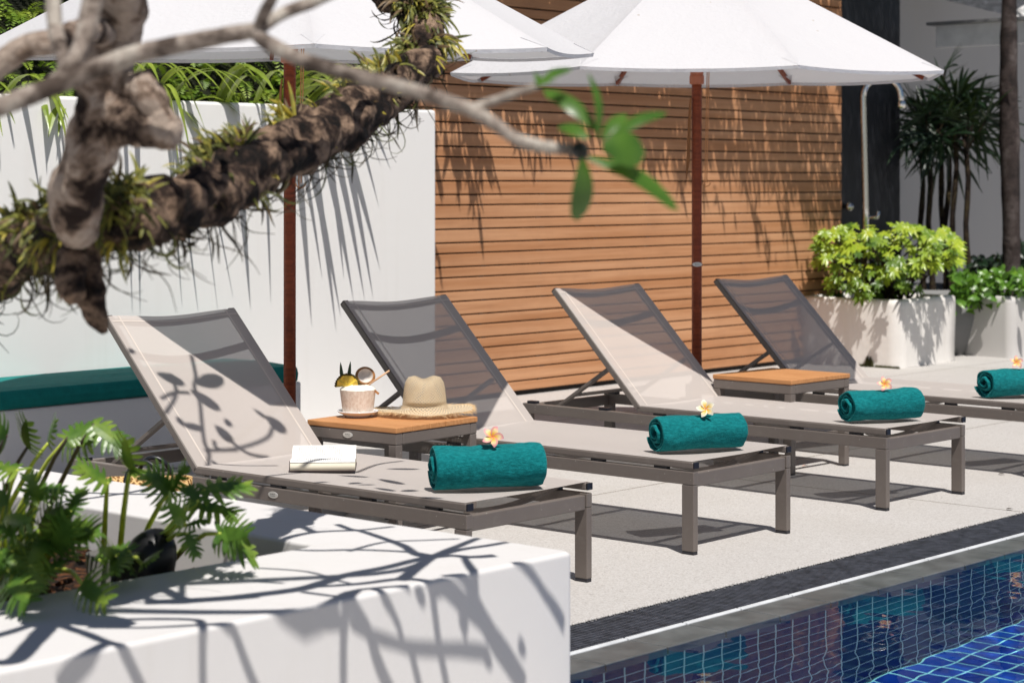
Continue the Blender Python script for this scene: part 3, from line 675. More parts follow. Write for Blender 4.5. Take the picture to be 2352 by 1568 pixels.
# ================================================================== FERNS AND STRAP LEAVES over the white wall
mb = MB()
def frond(mb, p, d, L, droop, wid, n=15):
    side = d.cross(Vector((0,0,1))).normalized(); pr = []
    for i in range(n):
        u = i/(n-1); pr.append(p+d*L*u+Vector((0,0,-droop*L*u*u)))
    for i in range(1, n):
        dd = (pr[i]-pr[i-1]).normalized(); w = wid*math.sin(math.pi*(.12+.86*i/n))**.7
        for sg in (-1, 1):
            e = (side*sg+dd*.35+Vector((0,0,ru(-.15,.15)))).normalized()
            k = mb.add([pr[i]-dd*wid*.13, pr[i]+e*w*.55-dd*wid*.10, pr[i]+e*w, pr[i]+e*w*.5+dd*wid*.13]); mb.face((k, k+1, k+2, k+3))
for i in range(2100):
    v = rnd()**1.7; s = ru(1.8, 8.86)
    p = ST(s, WT-.20-1.15*v+ru(-.05,.05), 1.84+1.85*v)
    out = A*ru(.1, 1)+B*ru(-.8, .8)+Vector((0,0,ru(.2, 1.0)))
    frond(mb, p, out.normalized(), ru(.16, .34)*(.62 if v < .12 else 1), ru(.4, 1.0), ru(.04, .065))
tag(mb.build('fern_bank', M['fern']), 'mass of bright green ferns covering the bank above the white wall', 'ferns', kind='stuff')
# strap-leaved plants
plants = [(3.10, 5, 'strap-leaved plant at far left of the white wall, by the umbrella edge'), (3.75, 5, 'strap-leaved plant on the wall left of the thick mossy limb'),
          (4.55, 5, 'strap-leaved plant behind the lichen-covered upright limb'), (5.25, 6, 'strap-leaved plant on the wall right of the upright limb, leaf hanging over the edge'),
          (5.85, 3, 'strap-leaved plant on the wall under the front of the left umbrella'), (6.6, 8, 'strap-leaved plant on the wall just right of the left umbrella pole'),
          (7.0, 13, 'strap-leaved plant with long arching leaves above the middle of the mossy branch'), (7.4, 9, 'strap-leaved plant nearest the right-hand end of the white wall')]
SHD = [(690,440,716,750,9),(725,450,772,760,9),(750,430,812,690,10),(775,430,838,690,9),(790,400,857,685,9),(790,400,873,620,10),(830,380,870,475,6),(850,340,897,390,9),(845,345,875,382,6),(762,420,790,640,8),
 (15,255,32,342,5),(50,250,92,450,6),(160,270,107,382,9),(165,285,130,370,7),(400,245,460,360,13),(430,280,474,372,8),(490,250,550,315,12),(520,270,560,335,8),(302,540,304,718,4),(326,545,322,722,5),(408,560,418,702,4),(430,560,455,715,5),(478,570,500,712,3),(510,590,535,682,4),(620,450,622,695,5),(560,420,566,600,5),(0,300,2,395,4),(700,440,740,640,7)]
PW = ST(0, WT, 0)
shd_leaves = []
for (xb, yb, xt, yt, wv) in SHD:
    Tp = onplane(xt, yt, PW, A); Bp = onplane(xb, yb, PW, A); k_ = (1.83-Tp.z)/max(.05, Bp.z-Tp.z); rootp = Tp+(Bp-Tp)*k_; rootp.z = 1.83
    if abs((rootp-Bp).dot(B)) > .35: rootp = Vector((Bp.x, Bp.y, 1.83))
    zt_ = 1.86 if Tp.z < 1.35 else max(1.62, Tp.z+.12)
    shd_leaves.append((rootp-A*.12, Tp+U*((zt_-Tp.z)/U.z), wv/320))
for (x0_, y0_, x1_, y1_, wv) in [(430,120,472,300,8),(415,118,440,200,8),(500,118,545,235,9),(372,150,378,215,6),(580,118,618,232,8),(148,205,114,302,8),(160,205,158,275,6),(20,160,40,240,6),(740,112,778,205,8),(768,110,842,228,8),(800,120,852,205,7),(905,150,925,240,5)]:
    PH = ST(0, WT+.10, 0); r_a = onplane(x0_, y0_, PH, A); r_b = onplane(x1_, y1_, PH, A); shd_leaves.append((r_a-A*.22-Vector((0,0,.05)), r_b, wv/430))
for (s0, n, lab) in plants:
    s0 *= KW; p0 = ST(s0, WT-.14, 1.83); t = thing('strap_leaf_plant', lab, 'plant', p0, 0, 'strap-leaved plants along the white wall'); mb = MB()
    far = s0 > 7.0
    for (ra, rb, wv) in shd_leaves:
        sa = ra.dot(B); near = min(plants, key=lambda pl: abs(pl[0]*KW-sa))
        if near[0]*KW != s0: continue
        L = 10; ln = (rb-ra).length; pts = [ra+(rb-ra)*(q/(L-1))+Vector((0, 0, .22*ln*4*(q/(L-1))*(1-q/(L-1))))-p0 for q in range(L)]
        mb.blade(pts, [wv*.9, wv, wv*1.05, wv*1.05, wv, wv*.95, wv*.8, wv*.6, wv*.35, .001], (rb-ra).cross(Vector((0,0,1))), .18)
    n = 2
    for i in range(n):
        lat = ru(-.38, .38); reach = ru(.42, .80) if far else ru(.20, .42); upv = ru(.10, .26); L = 9; pts = []; end = ru(-.03, .10) if far else ru(-.45, -.05)
        hor = (A+B*lat).normalized()
        for q in range(L):
            u = q/(L-1); pts.append(hor*reach*u+Vector((0,0, upv*4*u*(1-u)*.7+end*u*u)))
        w = ru(.022, .034) if far else ru(.014, .022)
        mb.blade(pts, [w*.8, w, w*1.05, w*1.05, w, w*.85, w*.65, w*.35, .001], hor.cross(Vector((0,0,1))), .22)
    mb.build('leaves', M['strap'], t)

# ================================================================== overhanging bamboo above the cedar wall (out of frame, throws the ragged shade)
bb = thing('overhanging_bamboo', 'bamboo foliage arching over the top of the cedar wall', 'bamboo', ST(11.5, -9.4, 0))
mb = MB(); ms = MB(); o0 = bb.location.copy()
def wall_pt(x, y): return onplane(x, y, ST(0, wx, 0), A)
CT = [(960, 205, 560), (1003, 205, 555), (1090, 225, 545), (1150, 205, 380), (1210, 215, 330), (1260, 265, 340), (1330, 250, 300), (1420, 290, 340), (1500, 290, 430), (1590, 320, 490), (1680, 370, 545), (1790, 380, 560), (1880, 430, 640), (1960, 520, 660), (2150, 600, 660)]
def ctl(x, k):
    for p, q in zip(CT, CT[1:]):
        if x <= q[0]:
            u = max(0, (x-p[0])/(q[0]-p[0])); return p[k]+(q[k]-p[k])*u
    return CT[-1][k]
cnt = 0
while cnt < 19000:
    x = ru(940, 2120); so, sd = ctl(x, 1), ctl(x, 2); y = ru(-330, sd+40)
    edge = so+28*noise.noise(Vector((x*.013, 1.0, 0)))+16*noise.noise(Vector((x*.06, 4.0, 0)))
    if y > edge-35:
        st = noise.noise(Vector((x*.017-y*.006, 3.0, y*.004)))+.6*noise.noise(Vector((x*.06-y*.02, 8.0, y*.006)))
        lim = edge+(sd-so)*max(0, min(1.15, .30+1.5*st))
        if y > lim: continue
        if y > edge and rnd() < .25+.45*(y-edge)/max(30, sd-so): continue
    elif noise.noise(Vector((x*.03, y*.008, 2)))+.4*noise.noise(Vector((x*.12, y*.03, 6))) > (.70 if x < 1640 else .48): continue
    cnt += 1
    q = wall_pt(x, y); z = q.z; zc = max(H+.0885*q.y+.32, z+.25)+ru(0, .35)
    p = q+U*((zc-z)/U.z)-o0
    L = ru(.08, .22); d = Vector((ru(-.45,.55), ru(-.4,.4), -1)).normalized(); wq = ru(.045, .085)
    mb.blade(leaf_pts(p, d, L, 0, 4), [.002, L*wq, L*wq*.9, .001], (B+A*ru(-.5,.5)), .15)
for i in range(7):
    s = 9.0+i*.83+.3*math.sin(i*5.1); b0 = ST(s, -9.35, 3.2)-o0
    pts = [b0+A*(1.5*u)+B*(.9*math.sin(i*2.1)*u)+Vector((0,0,1.5*u-.75*u*u)) for u in [q/9 for q in range(10)]]
    ms.tube([Vector((b0.x, b0.y, 0))]+pts, [.02]+[.014*(1-q/13) for q in range(10)], 6)
mb.build('foliage', M['bamboo'], bb); ms.build('canes', M['cane'], bb)

# ================================================================== SUN LOUNGERS
LW, LL, H1, DH, BX, BZ, HZ = .656, 2.09, .312, 1.347, 1.8885, .885, .345
def rail_box(mb, *a): mb.box(*a)
def make_lounger():
    root = thing('sun_lounger', 'x', 'sun lounger', (0,0,0), 0, 'grey sling sun loungers in a row beside the pool')
    m = M['metal']
    mb = MB()
    mb.box(-LL, 0, 0, .03, .262, H1); mb.box(-LL, 0, LW-.03, LW, .262, H1)
    mb.box(-.036, -.006, .0305, LW-.0305, .254, H1-.006); mb.box(-LL+.006, -LL+.036, .0305, LW-.0305, .254, H1-.006)
    mb.build('base_frame', m, root, bevel=.0035, seg=2)
    for (xa, xb) in ((-.056, -.0005), (-LL+.0005, -LL+.056)):
        for (ya, yb) in ((.0005, .0295), (LW-.0295, LW-.0005)):
            mb = MB(); mb.box(xa, xb, ya, yb, .012, .2615); lg = mb.build('leg', m, root, bevel=.003)
            mb = MB(); mb.box(xa+.0015, xb-.0015, ya+.0015, yb-.0015, 0, .0119); mb.build('foot_cap', M['cap'], lg)
    mb = MB()
    for ya in (0, LW-.032): mb.box(-DH-.02, -.004, ya, ya+.032, .3225, .3485)
    mb.build('seat_frame', m, root, bevel=.005, seg=3)
    for ya in (0, LW-.032):
        mb = MB(); mb.box(-.0039, .0035, ya+.0006, ya+.0314, .3232, .3478); mb.build('end_cap', M['cap'], root, bevel=.002)
    for ya in (.004, LW-.028):
        for xa in (-.19, -.50, -.95, -1.27):
            mb = MB(); mb.box(xa, xa+.06, ya, ya+.024, H1+.0003, .3222); mb.build('spacer', M['cap'], root)
    mb = MB(); mb.sheet(lambda u, v: Vector((-DH+.0+(DH-.012)*u, .004+(LW-.008)*v, .3505-.010*(math.sin(math.pi*v)**2)*min(1, (.2+u*6), (.25+(1-u)*6)))), 40, 20)
    mb.build('seat_sling', M['sling'], root, smooth=True)
    for xc in (-.13, -.72):
        pts = [Vector((xc-.03*math.sin(math.pi*q/12), .032+(LW-.064)*q/12, .331-.052*math.sin(math.pi*q/12)**.8)) for q in range(13)]
        mb = MB(); mb.sweep_rect(pts, .030, .012, (0,0,1)); mb.build('stretcher', m, root, smooth=False)
    # backrest
    hb = Vector((-DH-.006, 0, HZ-.012)); tb = Vector((-BX, 0, BZ-.012)); dv = (tb-hb); BL = dv.length; dv.normalize(); nv = Vector((dv.z, 0, -dv.x))   # nv = face normal (towards the sitter)
    if nv.z < 0: nv = -nv
    def bp(l, y, n=0): return hb+dv*l+Vector((0, y, 0))+nv*n
    mb = MB()
    for yc in (.016, LW-.016): mb.bar(bp(0, yc), bp(BL, yc), .032, .028, nv)
    for (l, dep, hh) in ((BL-.014, .030, .026), (BL*.76, .058, .034)):
        pts = [bp(l, .033+(LW-.066)*q/14, -.004-dep*math.sin(math.pi*q/14)) for q in range(15)]
        mb.sweep_rect(pts, hh, .013, nv)
    mb.build('backrest_frame', m, root, bevel=.003)
    for yc in (.016, LW-.016):
        mb = MB(); mb.bar(bp(BL+.0002, yc), bp(BL+.005, yc), .031, .027, nv); mb.build('end_cap', M['cap'], root, bevel=.002)
    def bow(l, v): return .0165-(.014+.018*max(0, l/BL-.55))*math.sin(math.pi*v)**2
    mb = MB(); mb.sheet(lambda u, v: bp(.004+(BL-.006)*u, .003+(LW-.006)*v, bow(BL*u, v)), 30, 24)
    mb.build('backrest_sling', M['back_sling'], root, smooth=True)
    mb = MB()
    for v0 in (.052, LW-.060): mb.sheet(lambda u, v: bp(.004+(BL-.006)*u, v0+.008*v, bow(BL*u, (v0+.008*v)/LW)+.0012), 20, 2)
    mb.sheet(lambda u, v: bp(BL-.034+.007*v, .01+(LW-.02)*u, bow(BL, (.01+(LW-.02)*u)/LW)+.0012), 24, 1)
    mb.build('seam', M['seam'], root)
    for yc in (.048, LW-.048):
        mb = MB(); mb.bar(bp(BL*.36, yc, -.012), Vector((-1.90, yc, .300)), .016, .028, (0,1,0)); mb.build('support_strut', m, root, bevel=.002)
    mb = MB(); mb.tube([(-1.80, .056, .365), (-1.80, LW-.056, .365)], .009, 10); mb.build('support_bar', m, root, smooth=True)
    for ya in (0, LW-.034):
        for xa in (-LL+.03, -1.60):
            mb = MB(); mb.box(xa, xa+.055, ya+.001, ya+.033, H1+.0003, H1+.013); mb.build('bracket', M['cap'], root, bevel=.002)
    return root
LP = [(-.1485, 6.7796, 49.04), (.6814, 7.7813, 48.85), (1.5936, 8.8272, 47.57), (2.4813, 9.8006, 47.72)]
LABS = ['grey sling sun lounger nearest the planter, with an open book on its seat', 'grey sling sun lounger behind the table that carries coconut and straw hat',
        'grey sling sun lounger in front of the right umbrella pole, white and yellow flower on its towel side', 'farthest grey sling sun lounger, its seat running out of frame at right']
LABS[2] = 'grey sling sun lounger with half sunlit backrest just before the right umbrella pole'
proto = make_lounger(); LO = []
for i, (x, y, yw) in enumerate(LP):
    o = proto if i == 0 else copy_tree(proto)
    o.location = (x, y, 0); o.rotation_euler = (0, 0, R(yw)-math.pi/2); o['label'] = LABS[i]; LO.append(o)
def badge(name, parent, M4):
    mb = MB(); mb.lathe([(.001, .0025), (.9, .0025), (1, .001), (1, 0)], 28, fn=lambda p, a: Vector((p.x*.026, p.y*.012, p.z)))
    mb.v = [tuple(M4 @ Vector(v)) for v in mb.v]
    b = mb.build(name, M['badge'], parent, smooth=False)
    mb = MB()
    for q in range(7): mb.box(-.012+q*.0034, -.0098+q*.0034, .0008, .0048-(q % 3)*.001, .0026, .0029)
    mb.box(-.014, .014, -.0045, -.003, .0026, .0029)
    mb.v = [tuple(M4 @ Vector(v)) for v in mb.v]
    mb.build('lettering', M['badge_ink'], b)
# oval maker's badge on the nearest lounger's side rail
Mb = Matrix.Translation((-.93, -.0003, .287)) @ Matrix.Rotation(R(90), 4, 'X')
badge('badge', LO[0], Mb)

# ------------------------------------------------------------------ side tables
def make_table():
    root = thing('side_table', 'x', 'side table', (0,0,0), 0, 'low teak-topped side tables'); S, T, hz = .465, .495, .455
    m = M['metal']
    for xa in (-.04, -S):
        for ya in (0, T-.04):
            mb = MB(); mb.box(xa+.0004, xa+.0396, ya+.0004, ya+.0396, .008, hz-.0685); lg = mb.build('leg', m, root, bevel=.003)
            mb = MB(); mb.box(xa+.002, xa+.038, ya+.002, ya+.038, 0, .0079); mb.build('foot_cap', M['cap'], lg)
    mb = MB(); zb, zt = hz-.068, hz-.0225
    mb.box(-S, 0, 0, .04, zb, zt); mb.box(-S, 0, T-.04, T, zb, zt); mb.box(-.04, 0, .0405, T-.0405, zb, zt); mb.box(-S, -S+.04, .0405, T-.0405, zb, zt)
    mb.build('apron', m, root, bevel=.004)
    mb = MB(); n = 5; w = (T+.006)/n
    for q in range(n): mb.box(-S-.003, .003, -.003+q*w+.0008, -.003+(q+1)*w-.0008, hz-.022, hz)
    mb.build('tabletop', M['teak'], root, bevel=.003)
    mb = MB(); mb.bar((-S+.05, .02, .16), (-S+.05, T-.02, .16), .02, .025)
    mb.bar((-.05, .02, .16), (-.05, T-.02, .16), .02, .025)
    mb.build('stretcher', m, root)
    return root
TZ = .455
tb1 = make_table(); tb1.location = (*onz(909.5, 982.5, TZ).xy, 0); tb1.rotation_euler = (0, 0, R(52)-math.pi/2)
tb1['label'] = 'teak-topped side table holding the coconut drink and straw hat'
tb2 = copy_tree(tb1); tb2.location = (*onz(1817, 873.4, TZ).xy, 0); tb2.rotation_euler = (0, 0, R(47)-math.pi/2)
tb2['label'] = 'empty teak-topped side table beside the farthest lounger'
Mb = Matrix.Translation((-.25, -.0003, .41)) @ Matrix.Rotation(R(90), 4, 'X')
badge('badge', tb1, Mb)

# ------------------------------------------------------------------ umbrellas
def make_umbrella(label, loc, th0, zr, tiltf, zap=2.64, rim=1.315, badge_z=None):
    root = thing('market_umbrella', label, 'umbrella', loc, 0, 'white market umbrellas')
    mb = MB(); mb.tube([(0,0,.06), (0,0,1.0), (0,0,2.55)], .026, 20); pole = mb.build('pole', M['mahogany'], root, smooth=True)
    mb = MB(); mb.lathe([(.001, 0), (.24, 0), (.25, .02), (.25, .05), (.05, .075), (.045, .2), (.03, .22), (.001, .22)], 32); mb.build('base', M['grey_planter'], root, smooth=False)
    V = []
    for i in range(8):
        th = R(th0+45*i); V.append(Vector((rim*math.sin(th), -rim*math.cos(th), zr+tiltf*(-math.cos(th)))))
    ap = Vector((0, 0, zap)); mb = MB(); nu, nv = 10, 14
    def pan(i, u, v):
        a, b = V[i], V[(i+1) % 8]; e = a.lerp(b, u); k = 4*u*(1-u)
        e = e+(ap-e).normalized()*.018*k             # rim curves in between the ribs
        p = ap.lerp(e, v); p.z -= .035*k*v*(1-.35*v)+.05*math.sin(math.pi*v)*0
        return p
    for i in range(8): mb.sheet(lambda u, v: pan(i, u, v), nu, nv)
    can = mb.build('canopy', M['canopy'], root, smooth=False)
    for p in can.data.polygons: p.use_smooth = True
    mb = MB()                               # hem: doubled cloth along the rim
    for i in range(8):
        mb.sheet(lambda u, v: pan(i, u, 1)+Vector((0,0,-.001-.016*v))+(ap-pan(i, u, 1)).normalized()*(.003*v), 8, 1)
    mb.build('hem', M['canopy'], can)
    for i in range(8):                      # pockets at the rib ends
        e = V[i]; inn = (ap-e).normalized(); sd = inn.cross(Vector((0,0,1))).normalized(); mb = MB()
        k = mb.add([e+Vector((0,0,.001))-inn*.004, e+inn*.11+sd*.045+Vector((0,0,-.012)), e+inn*.13+Vector((0,0,-.032)), e+inn*.03+Vector((0,0,-.034)), e+inn*.11-sd*.045+Vector((0,0,-.012))])
        mb.face((k, k+1, k+2, k+3)); mb.face((k, k+3, k+2, k+4)); mb.build('rib_pocket', M['canopy'], can)
    hubz = zr+.045
    for i in range(8):
        e = V[i]; mb = MB(); mb.bar(ap+Vector((0,0,-.05)), e+(ap-e).normalized()*.03+Vector((0,0,-.016)), .018, .022); rb = mb.build('rib', M['mahogany'], root)
        mid = ap.lerp(e, .50)+Vector((0,0,-.03)); h0 = Vector((0,0,hubz))+Vector((e.x, e.y, 0)).normalized()*.045
        mb = MB(); mb.bar(h0, mid, .016, .022); mb.build('strut', M['mahogany'], rb)
    mb = MB(); mb.lathe([(.027, -.095), (.038, -.09), (.038, -.05), (.034, -.045), (.036, -.02), (.062, .005), (.062, .02), (.028, .025)], 24, (0,0,hubz)); hb = mb.build('hub', M['hub'], root, smooth=False)
    mb = MB()
    for i in range(8):
        a = R(th0+45*i); d = Vector((math.sin(a), -math.cos(a), 0)); sd = Vector((math.cos(a), math.sin(a), 0))
        for sg in (-1, 1): mb.bar(Vector((0,0,hubz))+d*.035+sd*sg*.012+Vector((0,0,-.012)), Vector((0,0,hubz))+d*.075+sd*sg*.012+Vector((0,0,.015)), .008, .03)
    mb.build('hub_fingers', M['hub'], hb)
    mb = MB()                               # hanging cord loops
    for q in range(4):
        x = -.034-.010*q; dz = .34+.03*q; pts = []
        for j in range(17):
            u = j/16*2*math.pi; pts.append(Vector((x*.55-.028*(1-math.cos(u))*.5-.016, -.02, hubz-.16-dz*.5*(1-math.cos(u))+.0))) if False else pts.append(Vector((-.030-.020*math.sin(u/2)*(.5+.25*q), -.022+.003*q, hubz-.16-dz*(.5-.5*math.cos(u/1)) )))
        mb.tube(pts, .0036, 6, cap=True)
    for q in range(2):
        pts = [Vector((.052+.01*q-.012*(j/10), -.02, hubz-.03-.60*(j/10)+.03*q)) for j in range(11)]; mb.tube(pts, .0028, 6)
    pts = [Vector((.048-.02*math.cos(j/10*math.pi), -.025, hubz-.60-.02*math.sin(j/10*math.pi))) for j in range(11)]; mb.tube(pts, .0028, 6)
    mb.build('cord', M['rope'], root, smooth=True)
    if badge_z:
        Mb = Matrix.Translation((0, -.0262, badge_z)) @ Matrix.Rotation(R(90), 4, 'X'); badge('badge', pole, Mb)
    mb = MB(); mb.lathe([(.001, .06), (.02, .05), (.03, .02), (.05, .0), (.05, -.03)], 16, ap); mb.build('finial', M['mahogany'], root, smooth=True)
    return root
make_umbrella('left white market umbrella on dark mahogany pole, partly hidden by the tree limbs', Vector((-.94, 8.77, 0)), 10, 1.95, .052)
make_umbrella('right white market umbrella on mahogany pole with an oval badge', Vector((.957, 10.74, 0)), 15.7, 1.953, .020, badge_z=.975)

# ------------------------------------------------------------------ towels
def towel(label, c, ang, length, rad, seed, handed=1):
    """c = point on the seat below the middle; ang = direction of the roll axis"""
    t = thing('rolled_towel', label, 'towel', c, ang, 'rolled teal towels on the loungers'); rg = random.Random(seed)
    turns = 3.6; th = rad*.19; na = 150; mb = MB()
    ax = [0, .002, .006, .012, .022, .04]; ax = ax+[.04+(length-.08)*q/16 for q in range(1, 16)]+[length-a for a in reversed(ax)]
    tk = [.25, .62, .85, .97, 1, 1]+[1]*15+[1, 1, .97, .85, .62, .25]
    offs = Vector((rg.random()*9, rg.random()*9, rg.random()*9)); rows = []
    for a, k in zip(ax, tk):
        ring = []
        for q in range(na+1):
            u = q/na; an = u*turns*2*math.pi+2.2; r = .010+(rad-th*.5-.010)*u**.92
            tel = (1-u)*0.012*math.sin(3+u*7)
            for sg in (1, -1):
                rr = r+sg*th*.46*k
                y, z = rr*math.cos(an), rr*math.sin(an)
                p = Vector((-length/2+a+tel*(1 if a < length/2 else -1), y, z))
                wob = noise.noise(Vector((p.x*7, an*1.2, u*3))+offs)*.010*min(1, u*3)+noise.noise(Vector((p.x*34, y*40, z*40))+offs)*.0028
                y *= 1+wob/max(rr, .01); z *= 1+wob/max(rr, .01)
                z = z*.97+rad*.97; lim = .006
                if z < .020: z = .0015+ (z+.006)*.6 if z > -.006 else .0015
                ring.append((p.x, y*1.03, z))
        rows.append(mb.add(ring))
    w = 2*(na+1)
    for i in range(len(rows)-1):
        for q in range(na):
            a, b = rows[i]+2*q, rows[i+1]+2*q
            mb.face((a, a+2, b+2, b)); mb.face((a+1, b+1, b+3, a+3))
        mb.face((rows[i], rows[i+1], rows[i+1]+1, rows[i]+1)); e = 2*na
        mb.face((rows[i]+e, rows[i]+e+1, rows[i+1]+e+1, rows[i+1]+e))
    for r_, fl in ((rows[0], 1), (rows[-1], 0)):
        for q in range(na):
            a = r_+2*q; mb.face((a, a+1, a+3, a+2) if fl else (a, a+2, a+3, a+1))
    mb.build('roll', M['towel'], t, smooth=True)
    return t
SZ = .349
tw = [('rolled teal towel with pink-edged flower on the nearest lounger', onz(1119, 1123, SZ), R(14), .385, .085, 1),
      ('rolled teal towel with white and yellow flower on the second lounger', onz(1602, 1035, SZ), R(24), .375, .079, 2),
      ('rolled teal towel with orange-pink flower on the third lounger from the planter', onz(2024, 967, SZ), R(26), .375, .078, 3),
      ('rolled teal towel cut off by the right edge, on the farthest lounger', onz(2327, 911, SZ), R(30), .375, .078, 4)]
for q in tw: towel(*q)
def flower(label, p, mat, size, seed, tilt):
    t = thing('frangipani_flower', label, 'flower', p, 0, 'frangipani blossoms on the towels'); rg = random.Random(seed); mb = MB()
    a0 = rg.uniform(0, 6.28)
    ax = Vector((tilt[0], -1, tilt[1])).normalized(); s1 = ax.cross(Vector((0,0,1))).normalized(); s2 = s1.cross(ax)
    for i in range(5):
        a = a0+i*2*math.pi/5; d = s1*math.cos(a)+s2*math.sin(a); sd = ax.cross(d)
        pts = []; n = 9
        for q in range(n):
            u = q/(n-1); pts.append(d*size*u+ax*size*(.28*math.sin(u*2.2)-.10*u)+sd*size*.10*math.sin(u*3))
        ws = [size*.05, size*.13, size*.22, size*.30, size*.335, size*.32, size*.26, size*.15, size*.02]
        mb.blade(pts, ws, sd+ax*.35, .18)
    mb.v = [tuple(v) for v in mb.v]
    mb.build('petals', mat, t, smooth=True)
def towel_top(x, y, Y): return at(x, y, Y)
flower('pink-edged yellow frangipani on the towel of the nearest lounger', at(1131, 1003, 7.075), M['pet_pink'], .039, 1, (.1, .45))
flower('white and yellow frangipani on the towel of the second lounger', at(1621, 939, 8.085), M['pet_white'], .038, 5, (-.1, .45))
flower('orange-pink frangipani on the towel of the third lounger', at(2032, 882, 9.10), M['pet_pink'], .036, 8, (.0, .5))
flower('pink frangipani on the towel at the right edge of the picture', at(2334, 832, 10.15), M['pet_pink'], .035, 12, (.1, .45))

# ------------------------------------------------------------------ straw hat, coconut drink
def hat():
    c = onz(975, 951, TZ); c.z = TZ+.002
    t = thing('straw_hat', 'frayed straw sun hat on the teak side table', 'hat', c); t.rotation_euler = (0, 0, R(6))
    rc = .088
    prof = [(.200, .016), (.17, .012), (.14, .010), (.115, .012), (.098, .020), (rc*1.03, .036), (rc*1.0, .066), (rc*.96, .100), (rc*.90, .128), (rc*.76, .148), (rc*.50, .156), (rc*.25, .158), (.001, .158)]
    fine = []
    for i in range(len(prof)-1):
        for q in range(4):
            u = q/4; fine.append((prof[i][0]*(1-u)+prof[i+1][0]*u, prof[i][1]*(1-u)+prof[i+1][1]*u))
    fine.append(prof[-1])
    def fn(p, a):
        r = math.hypot(p.x, p.y)
        if p.z > .05:
            k = min(1, (p.z-.05)/.08); p.z -= .017*k*math.exp(-(p.x/.030)**2); p.y *= 1.12; p.x *= 1-.10*k*math.exp(-((p.y+.08)/.05)**2)
        elif r > .10:
            e = (r-.10)/.1; p.z += e*(.004*math.sin(2*a+.6)+.003*math.sin(5*a)) + .006*e*max(0, math.cos(a))
            p.z = max(p.z, .004)
        return p
    mb = MB(); mb.lathe(fine, 96, fn=fn); mb.build('hat_body', M['straw'], t, smooth=True)
    mb = MB(); rg = random.Random(3)
    for i in range(950):
        a = rg.uniform(0, 2*math.pi); p = fn(Vector((.197*math.cos(a), .197*math.sin(a), .0155)), a); L = rg.uniform(.008, .026)
        d = Vector((math.cos(a+rg.uniform(-.7, .7)), math.sin(a+rg.uniform(-.7, .7)), rg.uniform(-.9, .35)))
        if p.z+d.z*L < .003 and math.hypot(p.x, p.y) < .2 and not (math.cos(a) > .3 and math.sin(a) < .2): d.z = abs(d.z)*.3
        k = mb.add([p, p+Vector((0, 0, .0022)), p+d*L]); mb.face((k, k+1, k+2))
        sd = Vector((-math.sin(a), math.cos(a), 0))*.0012; k = mb.add([p-sd, p+sd, p+d*L]); mb.face((k, k+1, k+2))
    mb.build('fringe', M['fringe'], t)
hat()
